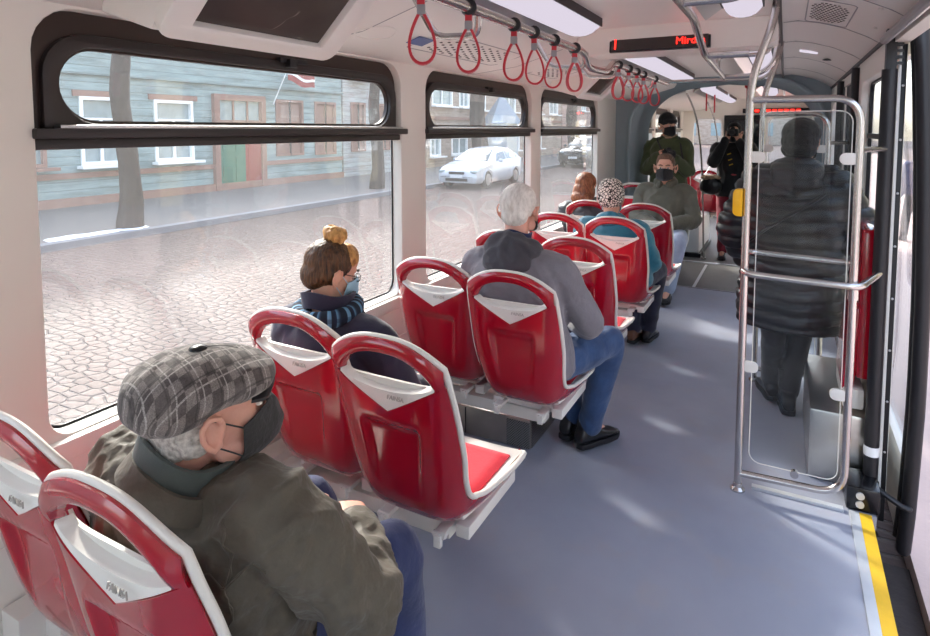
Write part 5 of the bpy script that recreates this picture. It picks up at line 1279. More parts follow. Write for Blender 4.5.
def jacket(t, J, mat, name='jacket', tk=.03, hem=.0, hemw=1.0, amp=.008, vox=.011, disp=None, seed=0, sleeve=1.0, it=3, collar=True, open_neck=0.0, skirt=None, arms=('L', 'R'), pick=None, fat=1.0):
    s = J['s']; b = J['b'] * fat; m = MB(); pel, wst, che, nk = [V(J[k]) for k in ('pelvis', 'waist', 'chest', 'neck')]; ty = J.get('tyaw', 0)
    low = pel + V((0, 0, hem))
    secs = []
    if skirt:
        for q in skirt: secs.append((V(q[0]), q[1], q[2], 0))
    else: secs.append((low, (.165 * b * s + tk) * hemw, .125 * s + tk * hemw, 0))
    secs += [(pel.lerp(wst, .35), .165 * s * b + tk, .12 * s + tk, 0), (wst, .155 * s * b + tk, .115 * s + tk, ty * .5), (che, .17 * s * b + tk, .118 * s + tk, ty), (che.lerp(nk, .55), .165 * s * b + tk * .7, .095 * s + tk * .7, ty), (che.lerp(nk, .88), .105 * s + tk * .6, .07 * s + tk * .5, ty), (nk, .072 * s + tk * .3, .066 * s + tk * .3, ty)]
    rings_torso(m, secs, n=24)
    for sd in arms:
        sh, el, wr = V(J['sh' + sd]), V(J['el' + sd]), V(J['wr' + sd])
        limb(m, [che.lerp(nk, .62).lerp(sh, .45), sh, sh.lerp(el, .5), el, el.lerp(wr, .5), wr], [.062 * s + tk * .5, .060 * s + tk * .75, (.050 * s + tk * .8) * sleeve, (.046 * s + tk * .8) * sleeve, (.040 * s + tk * .75) * sleeve, (.034 * s + tk * .6) * sleeve])
    return remesh(m, name, mat, t, vox, it, .5, disp or folds(amp, 8, seed), pick)

def seam(o, pts, parent, mat, r=.0016):
    """raised stitched seam that follows the surface of a garment"""
    for k in (-1, 1):
        P = catmull([V(q) for q in pts], 8); out = []
        for q in P:
            ok, loc, nr, _ = o.closest_point_on_mesh(q + V((0, 0, k * .003)))
            if ok: out.append(loc + nr * .0004)
        m = MB(); m.tube(out, r, n=6); m.build('seam', mat, parent)

def collar_ring(t, J, mat, name='collar', r=.078, h=.05, th=.006, tilt=.5, up=.01, gap=40, flare=1.0, amp=.003):
    """stand collar around the neck, open at the front"""
    s = J['s']; nk = V(J['neck']); ty = J.get('tyaw', 0)
    ax = (V(J['head']) - nk).normalized(); base = nk + V((0, 0, up * s))
    xa = V((math.cos(ty), math.sin(ty), 0)); xa = (xa - ax * xa.dot(ax)).normalized(); ya = ax.cross(xa)
    def fn(a, b):
        g = D2(gap); q = PI / 2 + g / 2 + (2 * PI - g) * a; rr = (r + (flare - 1) * r * b) * s; hh = h * s * (b - .5)
        n = xa * math.cos(q) + ya * math.sin(q); p = base + n * rr + ax * (hh + .006 * s * math.sin(q * 3)); return p, n
    m = MB(); m.grid(fn, 40, 6, th); return m.build(name, mat, t)

def hair_vol(t, J, mat, parts, name='hair', vox=.007, amp=.004, st=(30, 30, 5), it=3):
    s = J['hsz']; R = J['R']; c = V(J['head']); m = MB()
    for p, r, *rot in parts: m.ell(c + R @ (V(p) * s), [k * s for k in r], rot=R @ (Euler(rot[0]).to_matrix() if rot else Matrix.Identity(3)), nu=22, nv=14)
    return remesh(m, name, mat, t, vox, it, .5, disp_noise(amp, 1.0, st, True))

M['browhair'] = plain('brow_hair', '#4a352a', 0.8)
M['greyhair'] = hairmat('grey_hair', '#8f8880', '#ded8d0', 120, (1, .25, .6)); M['whitehair'] = hairmat('white_hair', '#c9c2ba', '#f4efe8', 90, (1, .3, .3))
M['brownhair'] = hairmat('brown_blond_hair', '#1e1510', '#6e4a2a', 150, (1, .7, .12)); M['blondbun'] = hairmat('blond_bun_hair', '#8a5524', '#e6b06a', 60, (1, 1, .4)); M['auburn'] = hairmat('auburn_hair', '#552c1c', '#a86842', 140, (1, 1, .05)); M['shortbrown'] = hairmat('short_brown_hair', '#3c2b20', '#7a5a44', 90, (1, 1, .3))
M['olive'] = fabric('olive_brown_waxed_cloth', '#574f42', '#443d32', .7, 300, .9, 7, sheen=.1); M['cord'] = fabric('dark_green_corduroy', '#4a534f', '#3a423f', .8, 260, .1, 9)
M['navycloth'] = fabric('navy_wool', '#23223a', '#191a2b', .9, 260, .3, 7); M['navyjean'] = fabric('navy_jeans', '#2a3560', '#1e2748', .85, 420, .5, 8); M['bluejean'] = fabric('blue_jeans', '#2c4a74', '#1f3558', .85, 420, .5, 9); M['lightjean'] = fabric('pale_jeans', '#a9b6c9', '#8896ae', .85, 420, .4, 9)
M['greyjacket'] = fabric('grey_cotton_jacket', '#78747a', '#67636a', .8, 340, .5, 9); M['greyhood'] = fabric('charcoal_fleece', '#48464c', '#35343a', .95, 220, .3, 14)
M['teal'] = fabric('teal_down_jacket', '#1f7c94', '#14586e', .55, 300, .4, 10); M['puffblack'] = plain('black_down_jacket', '#111116', .36, 0, .15, 9); M['puffgrey'] = fabric('charcoal_down_jacket', '#3b3a40', '#2a292e', .5, 300, .4, 16, sheen=0)
M['oliveparka'] = fabric('olive_grey_parka', '#5d5a4b', '#4a483c', .7, 300, .5, 10); M['greenjacket'] = fabric('dark_green_jacket', '#434b2b', '#31381e', .85, 260, .4, 9); M['blackcloth'] = fabric('black_cloth', '#1b1b1f', '#121215', .85, 260, .4, 9); M['redtrouser'] = fabric('dark_red_trousers', '#8e1a30', '#6c1024', .85, 300, .4, 9)
M['blackpants'] = fabric('black_leggings', '#1d1d21', '#151518', .8, 300, .3, 9); M['beanie'] = fabric('black_knit', '#16161a', None, .95, 160, .3, 20); M['tan'] = fabric('tan_lining', '#a98b6f', '#8f7258', .9, 200, .3, 20)
M['brownleather'] = plain('brown_boot_leather', '#6b4634', .5, 0, .2, 9)
def leopard():
    t = NT('black_white_knit_pattern'); v = t.coord('Object'); vo = t.n('TexVoronoi', Scale=48.0, _feature='DISTANCE_TO_EDGE'); t.l(v, vo.inputs['Vector']); n1 = t.noise(v, 60, 3)
    f = t.math('ADD', vo.outputs['Distance'], t.math('MULTIPLY', n1, .35)); return t.bsdf(t.ramp(f, [(.26, rgb('#2a2624')), (.33, rgb('#e9e2d8'))]), .9, 0, t.bump(n1, .5, .006))
M['leopard'] = leopard()
def plaid():
    t = NT('grey_check_wool'); tc = t.n('TexCoord'); sp = t.n('SeparateXYZ'); t.l(tc.outputs['Object'], sp.inputs[0])
    u = t.math('ADD', t.math('MULTIPLY', sp.outputs['Y'], 46.0), t.math('MULTIPLY', sp.outputs['X'], 10.0))
    ang = t.math('ARCTAN2', sp.outputs['X'], t.math('SUBTRACT', sp.outputs['Z'], 1.10)); w_ = t.math('MULTIPLY', ang, 7.2)
    def sq(a, k=1.0): return t.math('GREATER_THAN', t.math('SINE', t.math('MULTIPLY', a, PI * k)), 0.0)
    def line(a, off, wd): return t.math('GREATER_THAN', t.math('SINE', t.math('ADD', t.math('MULTIPLY', a, PI * 1.0), off)), wd)
    c = t.math('ABSOLUTE', t.math('SUBTRACT', sq(u), sq(w_))); nz = t.noise(t.coord('Object'), 420, 2, .8); n2 = t.noise(t.coord('Object'), 30, 3)
    col = t.mix(c, rgb('#5a5250'), rgb('#8d8480')); col = t.mix(t.math('MULTIPLY', t.math('MAXIMUM', line(u, 0.4, .985), line(w_, 0.4, .985)), .7), col, rgb('#c9c2bd')); col = t.mix(t.math('MULTIPLY', t.math('MAXIMUM', line(u, 2.2, .985), line(w_, 2.2, .985)), .6), col, rgb('#2e2927'))
    col = t.mix(t.ramp(nz, [(.4, (.0,) * 3), (.6, (.55,) * 3)]), col, rgb('#2b2726')); col = t.mix(t.ramp(n2, [(.5, (0,) * 3), (.8, (.3,) * 3)]), col, rgb('#a69d98'))
    return t.bsdf(col, .95, 0, t.bump(nz, .5, .0015), Sheen__Weight=.2)
M['plaid'] = plaid()
def tartan():
    t = NT('blue_tartan_scarf'); tc = t.n('TexCoord'); sp = t.n('SeparateXYZ'); t.l(tc.outputs['Object'], sp.inputs[0])
    a = t.math('FRACT', t.math('MULTIPLY', t.math('ARCTAN2', t.math('SUBTRACT', sp.outputs['Y'], 0.24), t.math('ADD', sp.outputs['X'], 0.02)), 1.9)); c = t.ramp(a, [(0, rgb('#17202f')), (.32, rgb('#17202f')), (.36, rgb('#6f9cbb')), (.52, rgb('#5c88a8')), (.56, rgb('#131722')), (.78, rgb('#1c2c45')), (.82, rgb('#5f8cab')), (.95, rgb('#25344a'))]); b = t.math('FRACT', t.math('MULTIPLY', sp.outputs['Z'], 16)); c = t.mix(t.ramp(b, [(.0, (.45,) * 3), (.25, (0,) * 3)], 'CONSTANT'), c, rgb('#1b2740'))
    return t.bsdf(c, .9, 0, t.bump(t.noise(t.coord('Object'), 300, 2), .4, .002))
M['tartan'] = tartan()

def seated(s, x=0.0, lean=0.0, lat=0.0, hz=0.0, z0=0.0, yb=0.0):
    """default sitting joints, person at local origin, seat back behind, facing +Y; z0 raises everything"""
    J = dict(pelvis=(0, .30 + yb, .635 + z0), waist=(lat * .4, .26 + yb + lean * .4, .635 + z0 + .19 * s), chest=(lat * .8, .24 + yb + lean * .8, .635 + z0 + .36 * s), neck=(lat, .25 + yb + lean, .635 + z0 + .53 * s), head=(lat, .29 + yb + lean * 1.15, .635 + z0 + .69 * s),
        hpL=(-.09 * s, .32 + yb, .625 + z0), hpR=(.09 * s, .32 + yb, .625 + z0), knL=(-.11 * s, .32 + yb + .43 * s, .625 + z0), knR=(.11 * s, .32 + yb + .43 * s, .625 + z0), anL=(-.11 * s, .32 + yb + .44 * s, .10), anR=(.11 * s, .32 + yb + .44 * s, .10))
    for sd, sx in (('L', -1), ('R', 1)):
        J['sh' + sd] = (lat + sx * .185 * s, .25 + yb + lean * .95, .635 + z0 + .47 * s); J['el' + sd] = (lat + sx * .235 * s, .30 + yb + lean * .5, .635 + z0 + .19 * s); J['wr' + sd] = (sx * .09 * s, .32 + yb + .22 * s, .635 + z0 + .13 * s)
        J['hand' + sd] = ((-sx * .5, 1, -.25), (-sx * .2, -.1, -1), sx, .6)
    return J
def standing(s):
    J = dict(pelvis=(0, 0, .93 * s), waist=(0, 0, 1.08 * s), chest=(0, 0, 1.28 * s), neck=(0, -.01, 1.46 * s), head=(0, .02, 1.62 * s))
    for sd, sx in (('L', -1), ('R', 1)):
        J['hp' + sd] = (sx * .09 * s, 0, .90 * s); J['kn' + sd] = (sx * .10 * s, .02, .49 * s); J['an' + sd] = (sx * .10 * s, -.02, .09 * s); J['sh' + sd] = (sx * .185 * s, 0, 1.39 * s); J['el' + sd] = (sx * .25 * s, -.02, 1.10 * s); J['wr' + sd] = (sx * .25 * s, .10, .86 * s); J['hand' + sd] = ((0, .25, -1), (-sx, 0, 0), sx, .4)
    return J

# ---- 1. person in the plaid cap
s = 1.04; J = seated(s); ox, oy = -1.06, .57
def W(x, y, z): return (x - ox, y - oy, z)
J.update(pelvis=W(-1.06, .86, .66), waist=W(-1.06, .835, .80), chest=W(-1.07, .81, .92), neck=W(-1.055, .775, 1.06), head=W(-1.015, .80, 1.182), shL=W(-1.29, .80, .985), shR=W(-.85, .81, 1.0), elL=W(-1.33, .93, .77), elR=W(-.735, .93, .78), wrL=W(-1.12, 1.12, .78), wrR=W(-.885, 1.10, .79),
    hpL=W(-1.15, .90, .64), hpR=W(-.97, .90, .64), knL=W(-1.19, 1.27, .66), knR=W(-.86, 1.22, .655), anL=W(-1.19, 1.36, .17), anR=W(-.86, 1.27, .11), hr=(D2(-27), D2(0), 0))
J['handR'] = ((-.75, .65, .0), (-.2, -.1, -1), 1, .6); J['handL'] = ((.8, .4, -.1), (.1, -.1, -1), -1, .6)
p = human('seated person in a grey plaid flat cap, black mask and olive jacket in the foreground', (ox, oy, 0), 0, J, s, 1.12, 'skinpink', .0043)
jk = jacket(p, J, M['olive'], tk=.035, amp=.017, vox=.0080, hem=.0, seed=1.3, fat=1.05, disp=lambda c, n, a=folds(.017, 8, 1.3), b=folds(.008, 19, 4.1): a(c, n) + b(c, n))
seam(jk, [W(-1.33, .70, .94), W(-1.2, .62, .93), W(-1.06, .60, .92), W(-.92, .62, .93), W(-.80, .70, .94)], p, M['olive'])
seam(jk, [W(-.88, .70, 1.05), W(-.84, .66, .96), W(-.83, .66, .86), W(-.84, .70, .78)], p, M['olive'])
seam(jk, [W(-1.06, .60, .92), W(-1.06, .60, .80), W(-1.06, .66, .70)], p, M['olive'])
seam(jk, [W(-1.26, .66, .92), W(-1.25, .66, .80), W(-1.24, .68, .70)], p, M['olive'])
c_ = collar_ring(p, J, M['cord'], r=.096, h=.072, th=.010, up=.026, gap=60, flare=1.03)
collar_ring(p, J, M['olive'], 'collar_fall', r=.124, h=.045, th=.008, up=-.004, gap=50, flare=.88)
m = MB()
def onback(x, z, dy=0): return V(W(x, 0, z))
trousers(p, J, M['navyjean'], amp=.007, seed=2)
for sd in ('L', 'R'): shoe(p, J['an' + sd], (0.1, 1, 0), M['leather'], s)
hair_vol(p, J, M['greyhair'], [((0, -.045, -.005), (.0735, .066, .068)), ((0, -.07, -.045), (.052, .032, .035)), ((.05, -.04, -.03), (.026, .032, .034)), ((-.05, -.04, -.03), (.026, .032, .034))], amp=.003, st=(20, 60, 60))
mask(p, J, M['maskblack'])
eyes(p, J)
# cap
s_ = J['s']; R_ = J['R'] @ Matrix.Rotation(D2(3), 3, 'X'); hc = V(J['head'])
m = MB()
def E_(c, r, rot=None): m.ell(hc + R_ @ (V(c) * .96), [k * .94 for k in r], rot=R_ @ (Euler(rot).to_matrix() if rot else Matrix.Identity(3)), nu=26, nv=16)
E_((0, -.03, .072), (.118, .135, .066), (D2(-2), 0, 0)); E_((0, .035, .068), (.108, .108, .056), (D2(-8), 0, 0)); E_((0, -.07, .045), (.110, .100, .064)); E_((0, -.02, .048), (.094, .112, .044)); E_((0, .085, .056), (.088, .05, .026), (D2(-12), 0, 0))
cp = remesh(m, 'flat_cap', M['plaid'], p, .0055, 8, .5, folds(.0035, 14, 5))
m = MB(); m.grid(lambda a, b: (hc + R_ @ V(((a * 2 - 1) * .086 * math.sqrt(max(.02, 1 - (b * .92) ** 2.6)), .082 + .052 * b - .02 * (a * 2 - 1) ** 2, .046 - .010 * b - .014 * (a * 2 - 1) ** 2)), R_ @ V((0, .2, 1))), 20, 8, .006); m.build('cap_visor', [M['black']], cp)
m = MB(); m.ell(hc + R_ @ V((0, -.012, .130)), (.018, .018, .008), rot=R_); m.build('cap_button', M['blackgloss'], cp)
m = MB(); m.tube([hc + R_ @ V((0.0, -.012 + .106 * math.sin(a) , .066 + .0655 * math.cos(a))) for a in [D2(q) for q in range(-100, 80, 12)]], .0008, n=6); m.tube([hc + R_ @ V((.106 * math.sin(a), -.012, .064 + .067 * math.cos(a))) for a in [D2(q) for q in range(-80, 90, 12)]], .0008, n=6); m.build('cap_seam', M['maskblack'], cp)

# ---- 2. person with the hair bun
s = 1.0; ox, oy = -1.475, 1.47; J = seated(s, lean=-.02, yb=-.04)
J.update(pelvis=(0, .29, .63), waist=(0, .27, .77), chest=(-.01, .25, .90), neck=(-.02, .24, 1.065), head=(-.025, .265, 1.215), shL=(-.20, .24, .985), shR=(.18, .25, .985), elL=(-.24, .32, .76), elR=(.26, .34, .76), wrL=(-.08, .50, .74), wrR=(.07, .52, .75), knR=(.14, .72, .64), anR=(.13, .76, .11), hr=(D2(-22), D2(-20), D2(4)))
p = human('seated person with a blond hair bun, navy coat and tartan scarf by the first window', (ox, oy, 0), 0, J, s, 1.02, 'skin')
jacket(p, J, M['navycloth'], 'coat', tk=.032, amp=.007, seed=4, fat=1.04); trousers(p, J, M['navycloth'], seed=3)
collar_ring(p, J, M['navycloth'], r=.090, h=.060, th=.012, up=.045, gap=70, flare=1.15)
s_c = V(J['neck']); m = MB(); m.tube([s_c + V((.108 * math.cos(a), .104 * math.sin(a) - .004, .012 + .014 * math.sin(a))) for a in [D2(q) for q in range(0, 360, 15)]], .033, n=12, closed=True, flat=1.0); m.tube([s_c + V(q) for q in ((.03, .1, .02), (.06, .14, -.06), (.05, .16, -.18))], .03, n=10, flat=.5, sm=3)
sc = remesh(m, 'scarf', M['tartan'], p, .008, 2, .5, folds(.004, 12, 8)); 
for sd in ('L', 'R'): shoe(p, J['an' + sd], (0.1, 1, 0), M['leather'], .95)
hr_ = hair_vol(p, J, M['brownhair'], [((0, -.022, .034), (.081, .094, .084)), ((0, -.06, -.02), (.064, .05, .06)), ((.045, -.03, .0), (.034, .05, .05)), ((-.045, -.03, .0), (.034, .05, .05))], amp=.0035, st=(60, 60, 12))
hair_vol(p, J, M['blondbun'], [((0, -.035, .135), (.040, .038, .028)), ((.016, -.02, .142), (.026, .024, .022)), ((-.018, -.045, .140), (.026, .026, .024)), ((0, -.03, .115), (.036, .036, .02)), ((-.03, -.03, .130), (.020, .022, .018))], 'hair_bun', amp=.006, st=(60, 60, 60), it=2)
hair_vol(p, J, M['blondbun'], [((0, .035, .066), (.064, .052, .050))], 'hair_front', amp=.003, st=(60, 20, 60), it=1)
mask(p, J, M['maskblue']); eyes(p, J)
c, R = V(J['head']), J['R']
m = MB()
for sx in (-1, 1):
    m.tube([c + R @ V((sx * .031 + .021 * math.cos(a), .102, .002 + .016 * math.sin(a))) for a in [2 * PI * k / 16 for k in range(16)]], .0016, n=6, closed=True); m.tube([c + R @ V(q) for q in ((sx * .052, .1, .006), (sx * .074, .07, .010), (sx * .08, -.01, .008))], .0015, n=6)
m.tube([c + R @ V(q) for q in ((-.010, .103, .004), (0, .106, .008), (.010, .103, .004))], .0015, n=6); m.build('glasses', M['black'], p)

# ---- 3. grey hooded jacket
s = 1.06; ox, oy = -1.04, 2.33; J = seated(s)
J.update(pelvis=(.0, .28, .66), waist=(-.03, .25, .83), chest=(-.06, .24, 1.0), neck=(-.07, .27, 1.19), head=(-.07, .31, 1.365), shL=(-.27, .27, 1.085), shR=(.13, .28, 1.09), elL=(-.31, .40, .82), elR=(.24, .42, .83), wrL=(-.08, .62, .77), wrR=(.10, .64, .76),
    hpR=(.10, .32, .65), knR=(.28, .70, .66), anR=(.14, .80, .115), knL=(.02, .74, .67), anL=(.02, .86, .115), toeR=(.3, 1, 0), hr=(D2(0), D2(-2), 0))
p = human('seated person with white hair in a grey hooded jacket and blue jeans by the aisle', (ox, oy, 0), 0, J, s, 1.05, 'skinpink')
jacket(p, J, M['greyjacket'], tk=.032, amp=.008, seed=6, hem=-.06, fat=1.0, vox=.010); trousers(p, J, M['bluejean'], seed=7, amp=.008)
m = MB(); nk = V(J['neck'])
for q, r in (((0, -.085, .0), (.120, .062, .090)), ((0, -.120, -.05), (.112, .050, .085)), ((.075, -.04, .0), (.062, .085, .058)), ((-.075, -.04, .0), (.062, .085, .058)), ((0, -.125, -.11), (.06, .032, .05)), ((.05, -.10, -.06), (.07, .05, .07)), ((-.05, -.10, -.06), (.07, .05, .07))): m.ell(nk + V(q), r)
remesh(m, 'hood', M['greyhood'], p, .009, 4, .5, folds(.014, 11, 2))
m = MB()
for sx in (-1, 1): m.tube([nk + V((-.0 + sx * .02, -.165, -.13)), nk + V((sx * .005, -.17, -.20))], .003, n=6)
m.build('hood_cord', M['greyhood'], p)
collar_ring(p, J, M['navyjean'], 'shirt_collar', r=.066, h=.04, th=.006, up=.05, gap=70, flare=1.05)
hair_vol(p, J, M['whitehair'], [((0, -.020, .036), (.0805, .094, .086)), ((0, -.062, -.02), (.062, .046, .05))], amp=.003, st=(50, 50, 14))
shoe(p, J['anR'], (.55, 1, 0), M['leather'], 1.1); shoe(p, J['anL'], (0.2, 1, 0), M['leather'], 1.1); mask(p, J, M['maskdark']); eyes(p, J)

# ---- 4. leopard hat, teal jacket
s = 1.0; ox, oy = XA, 4.15; J = seated(s)
J.update(pelvis=(.0, .33, .64), waist=(-.01, .28, .77), chest=(-.05, .26, .92), neck=(-.08, .25, 1.08), head=(-.09, .28, 1.235), shL=(-.27, .25, 1.0), shR=(.12, .25, 1.0), elL=(-.3, .36, .76), elR=(.19, .38, .76), wrL=(-.08, .55, .74), wrR=(.08, .57, .73), knR=(.19, .66, .65), anR=(.10, .80, .11), knL=(-.04, .68, .65), anL=(.0, .72, .11), hr=(D2(6), D2(-8), 0))
p = human('seated person in a leopard print knit hat and teal jacket in the fourth row', (ox, oy, 0), 0, J, s, 1.05, 'skin')
jacket(p, J, M['teal'], tk=.038, amp=.008, hem=-.03, hemw=1.0, disp=quilt(.11, .011, 3), fat=1.02); trousers(p, J, M['navycloth'], seed=5)
m = MB(); nk = V(J['neck'])
for q, r in (((0, -.06, .01), (.10, .055, .06)), ((.06, -.01, .01), (.05, .07, .045)), ((-.06, -.01, .01), (.05, .07, .045))): m.ell(nk + V(q), r)
remesh(m, 'hood', M['teal'], p, .009, 3, .5, folds(.008, 11, 4))
hair_vol(p, J, M['leopard'], [((0, -.018, .045), (.100, .110, .095)), ((0, -.04, .0), (.094, .090, .075)), ((0, -.02, .09), (.085, .088, .062)), ((0, .03, .062), (.084, .076, .042))], 'knit_hat', amp=.002, st=(40, 40, 40))
mask(p, J, M['maskblue']); eyes(p, J); shoe(p, J['anR'], (.1, 1, 0), M['leather'], 1.0); shoe(p, J['anL'], (0.1, 1, 0), M['brownleather'], 1.0)

# ---- 5. auburn hair, window seat of the last forward row
s = .98; ox, oy = XB, 5.02; J = seated(s); J.update(pelvis=(0, .27, .62), waist=(-.02, .24, .76), chest=(-.05, .25, .89), neck=(-.09, .24, 1.08), head=(-.10, .27, 1.235), shL=(-.27, .23, 1.01), shR=(.10, .23, 1.01), hr=(D2(-8), D2(-14), 0))
p = human('seated person with long auburn hair and dark quilted jacket at the third window', (ox, oy, 0), 0, J, s, 1.0, 'skin')
jacket(p, J, M['puffgrey'], tk=.035, disp=quilt(.055, .010, 7)); trousers(p, J, M['blackcloth'])
collar_ring(p, J, M['puffgrey'], r=.085, h=.06, th=.014, up=.03, gap=50, flare=1.1)
hair_vol(p, J, M['auburn'], [((0, -.020, .032), (.092, .104, .094)), ((0, -.05, -.04), (.094, .074, .10)), ((.05, -.04, -.07), (.05, .07, .10)), ((-.05, -.04, -.07), (.05, .07, .10)), ((0, -.08, -.12), (.100, .05, .07))], amp=.004, st=(60, 60, 5))
mask(p, J, M['maskblue']); eyes(p, J)
for sd in ('L', 'R'): shoe(p, J['an' + sd], (0, 1, 0), M['leather'], .95)

# ---- 6. masked person facing backwards
s = 1.07; ox, oy = XA - .05, 6.95; J = seated(s)
J.update(hs=1.16, pelvis=(0.03, .30, .63), waist=(.03, .285, .80), chest=(.03, .275, .97), neck=(.03, .27, 1.16), head=(.03, .31, 1.34), shL=(-.19, .26, 1.07), shR=(.25, .26, 1.07), elL=(-.27, .36, .80), elR=(.31, .36, .80), wrL=(-.06, .60, .77), wrR=(.08, .58, .76), hpL=(-.10, .32, .62), knL=(-.19, .76, .64), anL=(-.09, .74, .12), hpR=(.12, .32, .62), knR=(.12, .76, .64), anR=(.10, .74, .12), hr=(D2(4), D2(-2), 0))
J['handL'] = ((.6, .55, -.3), (.1, -.1, -1), -1, .8); J['handR'] = ((-.6, .5, -.3), (-.1, -.1, -1), 1, .8)
p = human('seated person facing the camera with black mask, olive parka and pale jeans', (ox, oy, 0), PI, J, s, 1.06, 'skin', .006)
jacket(p, J, M['oliveparka'], tk=.042, amp=.010, hem=-.05, seed=9, fat=1.05)
m = MB(); nk = V(J['neck'])
for q, r in (((0, -.06, .03), (.115, .055, .07)), ((.075, .0, .02), (.05, .075, .055)), ((-.075, .0, .02), (.05, .075, .055)), ((.045, .07, -.01), (.035, .04, .05)), ((-.045, .07, -.01), (.035, .04, .05))): m.ell(nk + V(q), r)
hd_ = remesh(m, 'hood', M['oliveparka'], p, .009, 3, .5, folds(.008, 11, 6))
m = MB(); m.tube([nk + V((.072 * math.cos(a), .072 * math.sin(a) - .005, .05 + .012 * math.cos(a * 2))) for a in [D2(q) for q in range(120, 420, 15)]], .018, n=8); m.build('hood_lining', M['tan'], p)
m = MB(); m.tube([V(q) for q in ((.03, .36, 1.10), (.03, .385, .97), (.03, .40, .80), (.03, .42, .72))], .004, n=6); m.build('zip_flap', M['oliveparka'], p)
trousers(p, J, M['lightjean'], tk=.022, seed=11)
hair_vol(p, J, M['shortbrown'], [((0, -.020, .042), (.078, .092, .082)), ((0, .03, .088), (.060, .055, .036)), ((0, -.055, .0), (.068, .045, .06))], amp=.003, st=(60, 60, 30))
mask(p, J, M['maskdark'], pleats=False); eyes(p, J)
for sd in ('L', 'R'): shoe(p, J['an' + sd], (0, 1, 0), M['leather'], 1.05)

# ---- camera prop
def photo_camera(loc, rz, rx, label, sc=1.0):
    t = thing('camera_device', loc, rz, label, 'camera'); m = MB(); Rm = Matrix.Rotation(rx, 4, 'X'); m.M = Rm
    m.box((0, 0, 0), (.135 * sc, .06 * sc, .095 * sc)); m.build('camera_body', M['blackgloss'], t, bevel=.012)
    m = MB(); m.M = Rm; m.rev([(.0, .02), (.036, .02), (.038, .09), (.042, .10), (.042, .12), (.034, .12), (.03, .10), (.0, .10)], (0.005, .0, 0), n=20, rot=(-PI / 2, 0, 0)); m.build('camera_lens', M['black'], t)
    m = MB(); m.M = Rm; m.box((0, 0, .06 * sc), (.06, .055, .035), taper=.6); m.tube([(.045, 0, .045), (.045, 0, .06)], .012, n=10); m.build('viewfinder_hump', M['black'], t, bevel=.005)
    m = MB(); m.M = Rm; m.box((-.058 * sc, .02, -.005), (.025, .045, .08)); m.build('grip', M['black'], t, bevel=.008); return t

# ---- 7. standing photographer in dark green, looking to the right
s = 1.12; ox, oy = -1.24, 7.55; J = standing(s)
J.update(head=(.01, .03, 1.60 * s), hr=(D2(42), D2(-6), 0), tyaw=D2(25))
J.update(shL=(-.165 * s, 0, 1.38 * s), shR=(.165 * s, 0, 1.38 * s), elR=(.22 * s, .06, 1.12 * s), wrR=(.09, .25, 1.27 * s), elL=(-.21 * s, .05, 1.12 * s), wrL=(-.10, .25, 1.26 * s)); J['handR'] = ((-.9, .3, .25), (0, -1, .1), 1, .9); J['handL'] = ((.5, .6, .3), (.3, -.9, .2), -1, .9)
for k in ('elR', 'wrR', 'elL', 'wrL'): pass
p = human('standing person in black beanie, mask and dark green jacket holding a camera', (ox, oy, 0), PI, J, s, 1.0, 'skin', .007)
jacket(p, J, M['greenjacket'], tk=.036, amp=.010, hem=-.16, hemw=1.05, seed=12, fat=1.0); trousers(p, J, M['blackcloth'])
m = MB(); nk = V(J['neck']); 
for q, r in (((0, -.06, -.01), (.11, .055, .06)), ((.07, .0, -.01), (.05, .08, .05)), ((-.07, .0, -.01), (.05, .08, .05))): m.ell(nk + V(q), r)
remesh(m, 'hood', M['greenjacket'], p, .01, 3, .5, folds(.01, 11, 6))
m = MB(); m.tube([nk + V((.078 * math.cos(a), .07 * math.sin(a), .035)) for a in [D2(q) for q in range(60, 400, 20)]], .022, n=8); m.build('hood_lining', M['tan'], p)
hair_vol(p, J, M['beanie'], [((0, -.02, .055), (.088, .106, .088)), ((0, -.035, .02), (.084, .090, .05)), ((0, .03, .052), (.078, .078, .038))], 'beanie', amp=.001, st=(80, 80, 5))
mask(p, J, M['maskdark'], pleats=False); eyes(p, J)
m = MB(); m.tube([nk + V(q) for q in ((-.10, -.09, .02), (-.13, .05, .0), (-.18, .16, -.2), (-.23, .14, -.42))], .011, n=6, flat=.4, sm=4); m.tube([nk + V(q) for q in ((.09, -.08, .02), (.12, .1, -.0), (.05, .22, -.12))], .011, n=6, flat=.4, sm=4); m.build('camera_strap', M['black'], p)
for sd in ('L', 'R'): shoe(p, J['an' + sd], (0, 1, 0), M['leather'], 1.1)
photo_camera((ox + .055, oy - .33, 1.30 * s + .005), PI + D2(28), 0, 'black camera held by the person in the dark green jacket')

# ---- 8. standing photographer with red trousers
s = 1.07; ox, oy = -.60, 8.75; J = standing(s)
J.update(head=(.0, .06, 1.585 * s), hr=(0, D2(-4), 0), elR=(.22 * s, .20, 1.22 * s), wrR=(.085, .22, 1.50 * s), elL=(-.22 * s, .16, 1.20 * s), wrL=(-.085, .20, 1.48 * s)); J['handR'] = ((-.35, .35, .8), (-.4, -.6, 0), 1, .9); J['handL'] = ((.35, .35, .8), (.4, -.6, 0), -1, .9)
p = human('standing person in dark red trousers and black jacket raising a camera to the face', (ox, oy, 0), PI, J, s, 1.0, 'skin', .007)
jacket(p, J, M['blackcloth'], tk=.034, amp=.010, hem=-.14, hemw=1.05, seed=15); trousers(p, J, M['redtrouser'], tk=.02, amp=.008, seed=2)
hair_vol(p, J, M['beanie'], [((0, -.02, .055), (.084, .098, .08)), ((0, .0, .025), (.083, .094, .04)), ((0, .07, .035), (.06, .04, .02))], 'winter_hat', amp=.003, st=(40, 40, 40))
mask(p, J, M['maskdark'], pleats=False); eyes(p, J)
